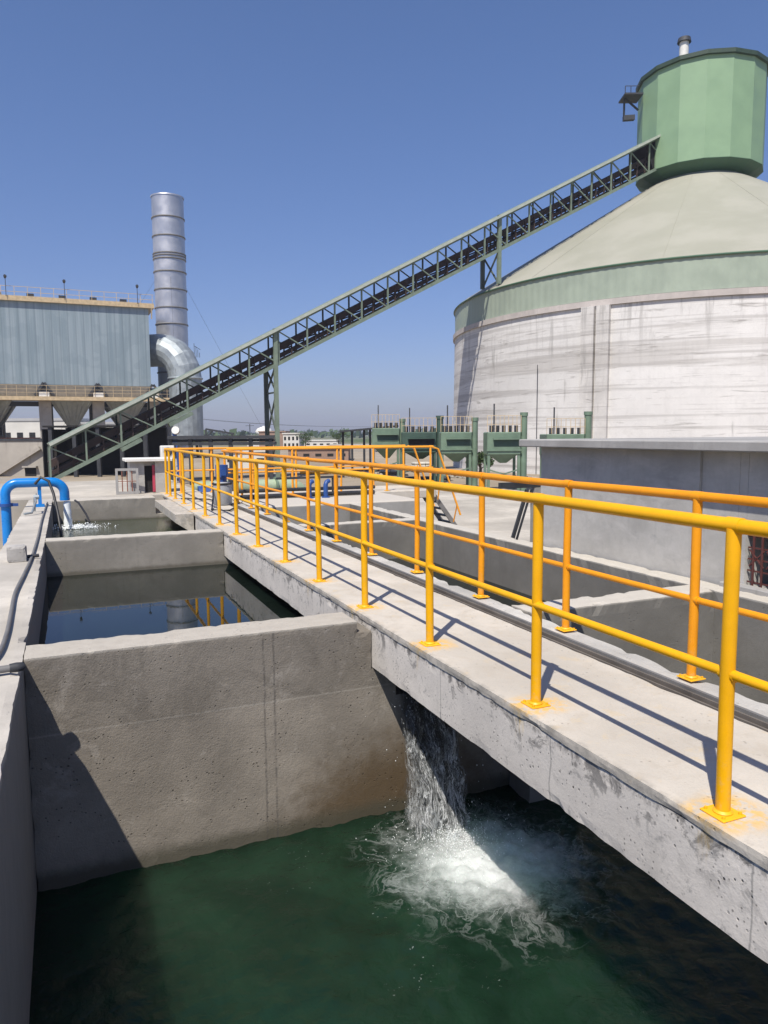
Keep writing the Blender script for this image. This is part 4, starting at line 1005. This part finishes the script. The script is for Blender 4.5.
for s_ in (-1, 1):
    for q_ in (-1, 1): g = MB(); g.beam((s_ * 1.4, q_ * 1.4, 0), (s_ * 1.2, q_ * 1.2, 2.3), .3, .3); L(g, 'support_leg', M_dark)
g = MB(); bx = rd * .6; 
for k in range(4): g.beam((bx + .2 * k, 0, zc - 1.0 + .3), (bx + .2 * k, 0, zc + .9 - .35 * k), .05, .05)
g.beam((bx, 0, zc + .6), (bx + .7, 0, zc + .2), .05, .05); L(g, 'hand_rail', M_dark)

# ------------------------------------------------------------------ yard walls, pit, pipe rack at the left
def local(name, label, cat, u, d, z=GZ, rz=HR, group=None, kind=None):
    r = empty(name, place(u, d, z), rz); tag(r, label, cat, group, kind); return r
def px(d): return d / FPX
# pale wall behind left end of gallery
d = 50; root = local('yard_wall', 'pale stained concrete retaining wall behind the blue pipe below the filter house', 'wall', 20, d)
s_ = px(d); ztop = hz(441, 20, d) - GZ
g = MB(); g.box(-60 * s_, 33 * s_, 0, .4, -.3, ztop); L(g, 'wall', M_pale)
g = MB(); g.box(-60 * s_, 33 * s_, -.06, .46, ztop + .004, ztop + .16); L(g, 'coping', M_dark)
g = MB(); g.beam((-32 * s_, -.12, -.2), (20 * s_, -.12, 1.9), .3, .22); L(g, 'sloping_rib', M_pale)
g = MB(); g.box(3 * s_, 14 * s_, -.03, -.004, hz(481, 20, d) - GZ, hz(468, 20, d) - GZ); L(g, 'opening', M_void)
g = MB(); g.box(2 * s_, 16 * s_, -.3, -.004, hz(467.5, 20, d) - GZ, hz(466, 20, d) - GZ); L(g, 'lintel', M_pale)
d = 44; s_ = px(d)
root = local('yard_wall', 'pale low wall of the feed pit standing before the stained retaining wall', 'wall', 12, d)
g = MB(); g.box(-60 * s_, 26 * s_, 0, .4, -.3, hz(478, 12, d) - GZ); L(g, 'wall', M_pale)
# dark feed shed under the gallery
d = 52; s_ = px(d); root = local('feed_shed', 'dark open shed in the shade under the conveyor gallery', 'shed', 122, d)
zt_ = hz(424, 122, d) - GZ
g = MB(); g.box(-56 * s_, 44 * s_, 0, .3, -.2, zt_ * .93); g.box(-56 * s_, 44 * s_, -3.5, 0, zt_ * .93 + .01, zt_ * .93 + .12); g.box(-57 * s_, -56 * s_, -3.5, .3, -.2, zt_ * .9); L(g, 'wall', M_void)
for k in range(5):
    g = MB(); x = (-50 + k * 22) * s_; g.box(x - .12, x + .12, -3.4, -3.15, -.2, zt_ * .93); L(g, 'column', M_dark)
# blue stair tower and hydrant left of the railing corner
d = 42; s_ = px(d); root = local('blue_stand', 'thin blue steel stand with a small white lamp left of the railing corner', 'stand', 172, d)
g = MB(); zt_ = hz(431, 172, d) - GZ; g.beam((-.25, 0, 0), (.15, 0, zt_), .12, .12); g.beam((.35, 0, 0), (.2, 0, zt_), .1, .1)
for k in range(6): g.beam((-.2 + k * .04, 0, .5 + k * .45), (.3, 0, .5 + k * .45), .05, .05)
L(g, 'frame', M_dblue)
g = MB(); g.path([(.25, 0, zt_), (.25, -.2, zt_ + .05)], .22, 12); L(g, 'lamp', M_white)
# pipe rack
d = 40; s_ = px(d); root = local('pipe_rack', 'dark steel pipe rack running right from the duct behind the far railing', 'pipe rack', 220, d)
z1 = hz(443, 220, d) - GZ; z2 = hz(437, 220, d) - GZ
g = MB(); g.box(-52 * s_, 54 * s_, 0, .8, z1 - .12, z1 + .05); g.box(-52 * s_, 54 * s_, -.1, .1, z2 - .1, z2 + .08); L(g, 'beams', M_dark)
g = MB()
for k in range(5): g.path([(-50 * s_, .15 + .14 * k, z1 + .14), (53 * s_, .15 + .14 * k, z1 + .14)], .07, 8)
L(g, 'pipes', M_black)
for k in range(6):
    x = (-50 + k * 20) * s_; g = MB(); g.box(x - .1, x + .1, 0, .2, 0, z2); L(g, 'post', M_dark)
g = MB(); g.beam((-14 * s_, 0, hz(429, 220, d) - GZ), (14 * s_, 0, hz(434, 220, d) - GZ), .1, .1); g.beam((-14 * s_, 0, z2), (-14 * s_, 0, hz(429, 220, d) - GZ), .08, .08)
g.beam((12 * s_, 0, z2), (12 * s_, 0, hz(434, 220, d) - GZ), .08, .08); g.beam((-14 * s_, 0, z2), (-6 * s_, 0, hz(430, 220, d) - GZ), .06, .06); L(g, 'hand_rail', M_dark)

# ------------------------------------------------------------------ green bins in front of the silo
def bin_(u, d, wpx, vtop, vbot, vstack, label, dark=False, hop=True):
    s = px(d); w = wpx * s; root = local('green_bin', label, 'dust collector', u, d, group='green dust collectors before the silo')
    mt, md = (M_green_d, M_void) if dark else (M_green, M_green_d)
    zt_ = hz(vtop, u, d) - GZ; zm = hz(vtop + (vbot - vtop) * .50, u, d) - GZ; hf = zt_ - zm
    g = MB(); g.cham(-w / 2, w * .36, 0, w * .8, zm, zt_, .04); body = L(g, 'casing', mt)
    g = MB(); g.box(-w * .33, w * .30, -.02, .01, zm + hf * .38, zt_ - hf * .32); g.build('louvre', md, body)
    g = MB(); g.box(-w * .36, w * .32, -.2, -.025, zt_ - hf * .33, zt_ - hf * .28); g.box(-w / 2 - .03, w * .37, -.06, 0, zm + hf * .18, zm + hf * .24); g.build('trim', mt, body)
    zz = 1.0
    g = MB(); a = [(-w * .40, .1, zm), (w * .28, .1, zm), (w * .28, w * .7, zm), (-w * .40, w * .7, zm)]
    b = [(-w * .12, w * .3, zz + .3), (w * .04, w * .3, zz + .3), (w * .04, w * .5, zz + .3), (-w * .12, w * .5, zz + .3)]
    g.add(a + b, [(0, 1, 5, 4), (1, 2, 6, 5), (2, 3, 7, 6), (3, 0, 4, 7), (0, 3, 2, 1), (4, 5, 6, 7)]); L(g, 'hopper', mt)
    for x in (-w / 2 + .08, w * .36 - .08):
        for y in (.1, w * .72):
            g = MB(); g.beam((x, y, 0), (x, y, zm), .12, .12); L(g, 'leg', mt)
    g = MB(); g.beam((-w / 2 + .08, .1, .6), (w * .36 - .08, .1, zm * .6), .06, .06); g.beam((w * .36 - .08, .1, .6), (-w / 2 + .08, .1, zm * .6), .06, .06); L(g, 'brace', mt)
    zs2 = hz(vstack, u, d) - GZ
    g = MB(); g.path([(w * .45, .2, 0.0), (w * .45, .2, zs2)], .07 * w + .03, 12); g.path([(w * .45, .2, zs2 - .05), (w * .45, .2, zs2 + .12)], .08 * w + .04, 12); L(g, 'exhaust_pipe', mt)
    g = MB()
    for k in range(9):
        x = -w / 2 + w * .86 * k / 8; g.beam((x, .02, zt_), (x, .02, zt_ + .75), .022, .022)
    for h in (.35, .75): g.beam((-w / 2, .02, zt_ + h), (w * .36, .02, zt_ + h), .02, .02)
    L(g, 'top_railing', M_cream)
    g = MB()
    for k in range(5): x = -w * .38 + w * .16 * k; g.path([(x, .3, zt_), (x, .3, zt_ + .3)], .09, 8)
    g.beam((-w * .30, .4, zt_), (-w * .30, .4, zt_ + 1.3), .06, .06); L(g, 'pulse_valves', M_dark)
    return root
bin_(459, 36, 36, 432, 476, 420, 'mid green dust collector with exhaust pipe before the shaded left flank of the silo')
bin_(507, 34, 39, 432, 478, 415, 'mid green dust collector just left of the grey pump house roof')
bin_(569, 36, 44, 434, 478, 414, 'green dust collector rising behind the pump house roof, only its top visible')
bin_(422, 40, 40, 432, 474, 418, 'darkest green dust collector with a tall thin pipe, fourth from the right', dark=True)
bin_(388, 42, 32, 428, 470, 421, 'leftmost pale green dust collector beside the open canopy')
# canopy
d = 46; s_ = px(d); root = local('open_canopy', 'thin open canopy on slim dark posts left of the green dust collectors', 'canopy', 358, d)
g = MB(); za = hz(431.5, 345, d) - GZ; zb_ = hz(426, 396, d) - GZ; g.beam((-18 * s_, .5, za), (40 * s_, .5, zb_), 2.4, .10); L(g, 'roof', M_dark)
for x in (-15, -6, 6, 12):
    g = MB(); g.path([(x * s_, 0, 0), (x * s_, 0, za + (x + 18) / 58 * (zb_ - za) - .05)], .07, 8); L(g, 'post', M_dark)
# yard clutter between the basins and the silo
M_sack = paint('woven_sack', (.50, .47, .40), .15, .85, g=.3); M_wood = paint('pallet_wood', (.20, .14, .085), .2, .85, g=.3); M_rub = paint('rubble_grey', (.30, .27, .22), .2, .95)
root = empty('blue_bucket', tuple(Pg(415, 493, GZ + .06))); tag(root, 'small dark blue bucket on the yard left of the stair foot', 'bucket')
g = MB(); g.lathe(0, 0, [(.12, 0), (.17, .34), (.18, .34), (.18, .37), (.15, .37)], 16); L(g, 'pail', M_dblue)
g = MB(); g.path([(-.17, 0, .36), (-.12, 0, .47), (0, 0, .52), (.12, 0, .47), (.17, 0, .36)], .01, 5); L(g, 'handle', M_white)
for (u, v, w_, label) in ((392, 474, 1.5, 'pallet stacked with pale sacks, left one in front of the dust collectors'), (421, 472, 1.2, 'pallet stacked with pale sacks, right one in front of the darkest dust collector')):
    root = empty('sack_pallet', tuple(Pg(u, v, GZ + .02)), HR + .3); tag(root, label, 'pallet', 'sack pallets in the yard')
    g = MB()
    for k in range(5): g.box(-w_ / 2, w_ / 2, -.5 + k * .22, -.36 + k * .22, .10, .13)
    for k in (-.45, 0, .45): g.box(-w_ / 2, w_ / 2, k - .04, k + .04, 0, .099)
    L(g, 'pallet', M_wood)
    for k in range(3):
        for q in range(3): g = MB(); g.cham(-w_ / 2 + q * w_ / 3 + .01, -w_ / 2 + (q + 1) * w_ / 3 - .01, -.45, .45, .135 + k * .19, .315 + k * .19, .05); L(g, 'sack', M_sack)
random.seed(5)
for (u, v, rr_, n_, label) in ((372, 478, 1.0, 60, 'small heap of grey rubble left of the pallets'), (470, 477, 1.6, 110, 'low heap of pale rubble at the foot of the dust collectors'), (520, 480, 1.2, 70, 'scattered pale rubble behind the pump house corner')):
    g = MB(); p = Pg(u, v, GZ); ico = bmesh.new(); bmesh.ops.create_icosphere(ico, subdivisions=1, radius=1); ico.verts.index_update(); iv = [q.co.copy() for q in ico.verts]; ifc = [[q.index for q in f.verts] for f in ico.faces]; ico.free()
    for _ in range(n_):
        a = random.uniform(0, 6.28); rr2 = rr_ * random.random() ** .6; s2 = random.uniform(.05, .2); h = max(0, (1 - rr2 / rr_)) * .4 * random.random()
        g.add([(rr2 * math.cos(a) + q.x * s2 * random.uniform(.7, 1.2), rr2 * math.sin(a) + q.y * s2, h + q.z * s2 * .7) for q in iv], ifc)
    o = g.build('rubble', M_rub); o.location = p; tag(o, label, 'rubble', kind='stuff')
for (u, v, ln_, label) in ((300, 473, 3.0, 'short orange pipe length lying in the yard behind the cross walkway'), (350, 470, 4.0, 'long rusty pipe lying in the yard behind the cross walkway')):
    p = Pg(u, v, GZ + .12); thing_path('loose_pipe', label, 'pipe', M_orange2 if u == 300 else M_rust, [p, p + RIGHT * ln_ + HEAD * .5], .09)
p = Pg(405, 479, GZ + .12)
for k in range(3):
    thing_path('loose_pipe', ('front', 'middle', 'rear')[k] + ' dark pipe of the three lying side by side in the yard', 'pipe', M_dark, [p + HEAD * k * .28, p + HEAD * k * .28 + RIGHT * 2.6 + HEAD * .3], .11)
# ------------------------------------------------------------------ far buildings
def bldg(u, d, wpx, vtop, label, wall, dp_=8, win=0, roofm=None, rows=2, z_roof=.2):
    s = px(d); w = wpx * s; root = local('far_building', label, 'building', u, d); h = hz(vtop, u, d) - GZ
    g = MB(); g.box(-w / 2, w / 2, 0, dp_, 0, h); L(g, 'wall', wall)
    g = MB(); g.box(-w / 2 - .15, w / 2 + .15, -.15, dp_ + .15, h + .004, h + z_roof); L(g, 'roof', roofm or wall)
    for r_ in range(rows if win else 0):
        for k in range(win):
            x = -w / 2 + w * (k + .5) / win; ww = w / win * .25; z = h * (.30 + .42 * r_) if rows > 1 else h * .5
            g = MB(); g.box(x - ww, x + ww, -.03, -.003, z - h * .11, z + h * .11); L(g, 'window', M_void)
M_fw = paint('distant_white_wall', (.62, .60, .55), .08, .8, g=.1, sc_=.1)
M_fb = paint('distant_brick_wall', (.30, .20, .15), .15, .85, g=.2, sc_=.1)
M_fg = paint('distant_grey_roof', (.40, .40, .40), .1, .8, g=.1, sc_=.1)
bldg(291, 130, 16, 434, 'small white building with rows of dark windows on the horizon behind the railing', M_fw, win=4, rows=2)
bldg(272, 150, 26, 432, 'low reddish building left of the small white building', M_fb, win=0)
bldg(258, 170, 22, 436, 'pale long low building right of the galvanised duct', M_fw, win=0)
bldg(20, 140, 110, 421, 'long white shed seen between the filter house columns', M_fw, dp_=14, win=9, rows=1, roofm=M_fg, z_roof=.5)
bldg(105, 142, 50, 424, 'white shed right of the filter house columns behind the gallery', M_fw, dp_=14, win=4, rows=1, roofm=M_fg, z_roof=.4)
bldg(318, 150, 40, 441, 'low pale wall and sheds left of centre on the horizon', M_fw, win=6, rows=1)
bldg(352, 110, 46, 446, 'long low ochre building behind the canopy posts', M_pale, win=0)
bldg(245, 60, 44, 452, 'white shed roof just behind the cross walkway railing', M_fw, dp_=5, win=3, rows=1)
bldg(318, 75, 60, 449, 'low brown shed behind the cross walkway railing', M_fb, dp_=5, win=5, rows=1)
# water tower
root = local('water_tower', 'small white domed water tower on the horizon left of the gallery support', 'water tower', 264, 180)
s_ = px(180); zt_ = hz(426, 264, 180) - GZ
g = MB(); g.lathe(0, 0, [(.1, zt_), (1.6, zt_ - .6), (2.1, zt_ - 1.3), (1.9, zt_ - 1.9), (.7, zt_ - 2.3)], 16); L(g, 'bowl', M_white)
g = MB(); g.path([(0, 0, 0), (0, 0, zt_ - 2.2)], .7, 12); L(g, 'shaft', M_white)
# power line with pylons
for u in (250, 410):
    root = local('power_pole', ('left' if u == 250 else 'right') + ' thin distant power pole on the horizon', 'pole', u, 260); zt_ = hz(424, u, 260) - GZ
    g = MB(); g.path([(0, 0, 0), (0, 0, zt_)], .16, 6); L(g, 'mast', M_dark)
    g = MB(); g.beam((-1.5, 0, zt_ - .6), (1.5, 0, zt_ - .6), .15, .15); L(g, 'crossarm', M_dark)
for k, off_ in enumerate((-1.4, 0, 1.4)):
    a = W(190, 418, 250); b = W(410, 426, 260); a = a + RIGHT * off_; pts = [(a.lerp(b, t / 14)) - Vector((0, 0, 5 * (t / 14) * (1 - t / 14))) for t in range(15)]
    thing_path('power_line', ('nearest', 'middle', 'farthest')[k] + ' sagging wire strung across the distant sky', 'wire', M_dark, pts, .03, 5)
# tree line
g = MB(); random.seed(11)
for k in range(9000):
    az = random.uniform(-.75, .75); d = random.uniform(380, 1500); p = CAM + HEAD * d + RIGHT * math.tan(az) * d
    cl = noise.noise(Vector((p.x * .012, p.y * .012, 0)))
    if cl < -.05: continue
    h = random.uniform(1.0, 5.5) * (.7 + cl); r = random.uniform(1.2, 3.4)
    q = Vector((p.x, p.y, GZ + h)); n_ = Vector((random.gauss(0, 1), random.gauss(0, 1), random.gauss(0, 1))).normalized(); a = n_.orthogonal().normalized() * r; b = n_.cross(a).normalized() * r * .7
    g.add([q + a, q + b, q - a, q - b], [(0, 1, 2, 3)])
tag(g.build('distant_woodland', M_leaf, fix=False), 'hazy line of distant trees along the horizon', 'trees', kind='stuff')
# nearer single trees / shrubs in front of the silo foot
def tree(u, d, h, label, seed):
    random.seed(seed); root = local('tree', label, 'tree', u, d)
    g = MB(); g.path([(0, 0, 0), (.05, .02, h * .3), (.0, .05, h * .7)], [.12, .09, .03], 7)
    for k in range(6):
        a = k * 1.05; g.path([(0, .03, h * (.3 + .05 * k)), (math.cos(a) * h * .28, math.sin(a) * h * .28, h * (.5 + .06 * k))], [.045, .012], 5)
    L(g, 'trunk', paint('bark', (.12, .09, .06), .2, .9))
    g = MB(); cl = [(Vector((random.gauss(0, .25) * h, random.gauss(0, .25) * h, h * random.uniform(.42, .95))), random.uniform(.12, .22) * h) for _ in range(11)]
    for _ in range(1500):
        c, r = random.choice(cl); v = Vector((random.gauss(0, 1), random.gauss(0, 1), random.gauss(0, .8))); q = c + v.normalized() * r * random.random() ** .4
        n_ = Vector((random.gauss(0, 1), random.gauss(0, 1), random.gauss(0, 1))).normalized(); s = random.uniform(.05, .1); a = n_.orthogonal().normalized() * s; b = n_.cross(a).normalized() * s * .6
        g.add([q + a, q + b, q - a, q - b], [(0, 1, 2, 3)])
    g.build('crown', M_leaf, root, fix=False)
tree(338, 120, 3.4, 'small dark tree on the horizon right of the white building', 4)
tree(305, 125, 3.0, 'small tree standing just right of the white windowed building', 5)
tree(480, 45, 1.6, 'low shrub between the two green dust collectors', 6)

# ------------------------------------------------------------------ air
mh = bpy.data.materials.new('haze_air'); mh.use_nodes = True; t_ = mh.node_tree; t_.nodes.clear()
o_ = t_.nodes.new('ShaderNodeOutputMaterial'); pv_ = t_.nodes.new('ShaderNodeVolumePrincipled'); t_.links.new(pv_.outputs[0], o_.inputs['Volume'])
pv_.inputs['Color'].default_value = (.80, .86, 1.0, 1); pv_.inputs['Density'].default_value = .0005; pv_.inputs['Anisotropy'].default_value = 0.2
g = MB(); g.box(-1900, 1900, -60, 1900, GZ - 3, 46); tag(g.build('haze', mh), kind='stuff')
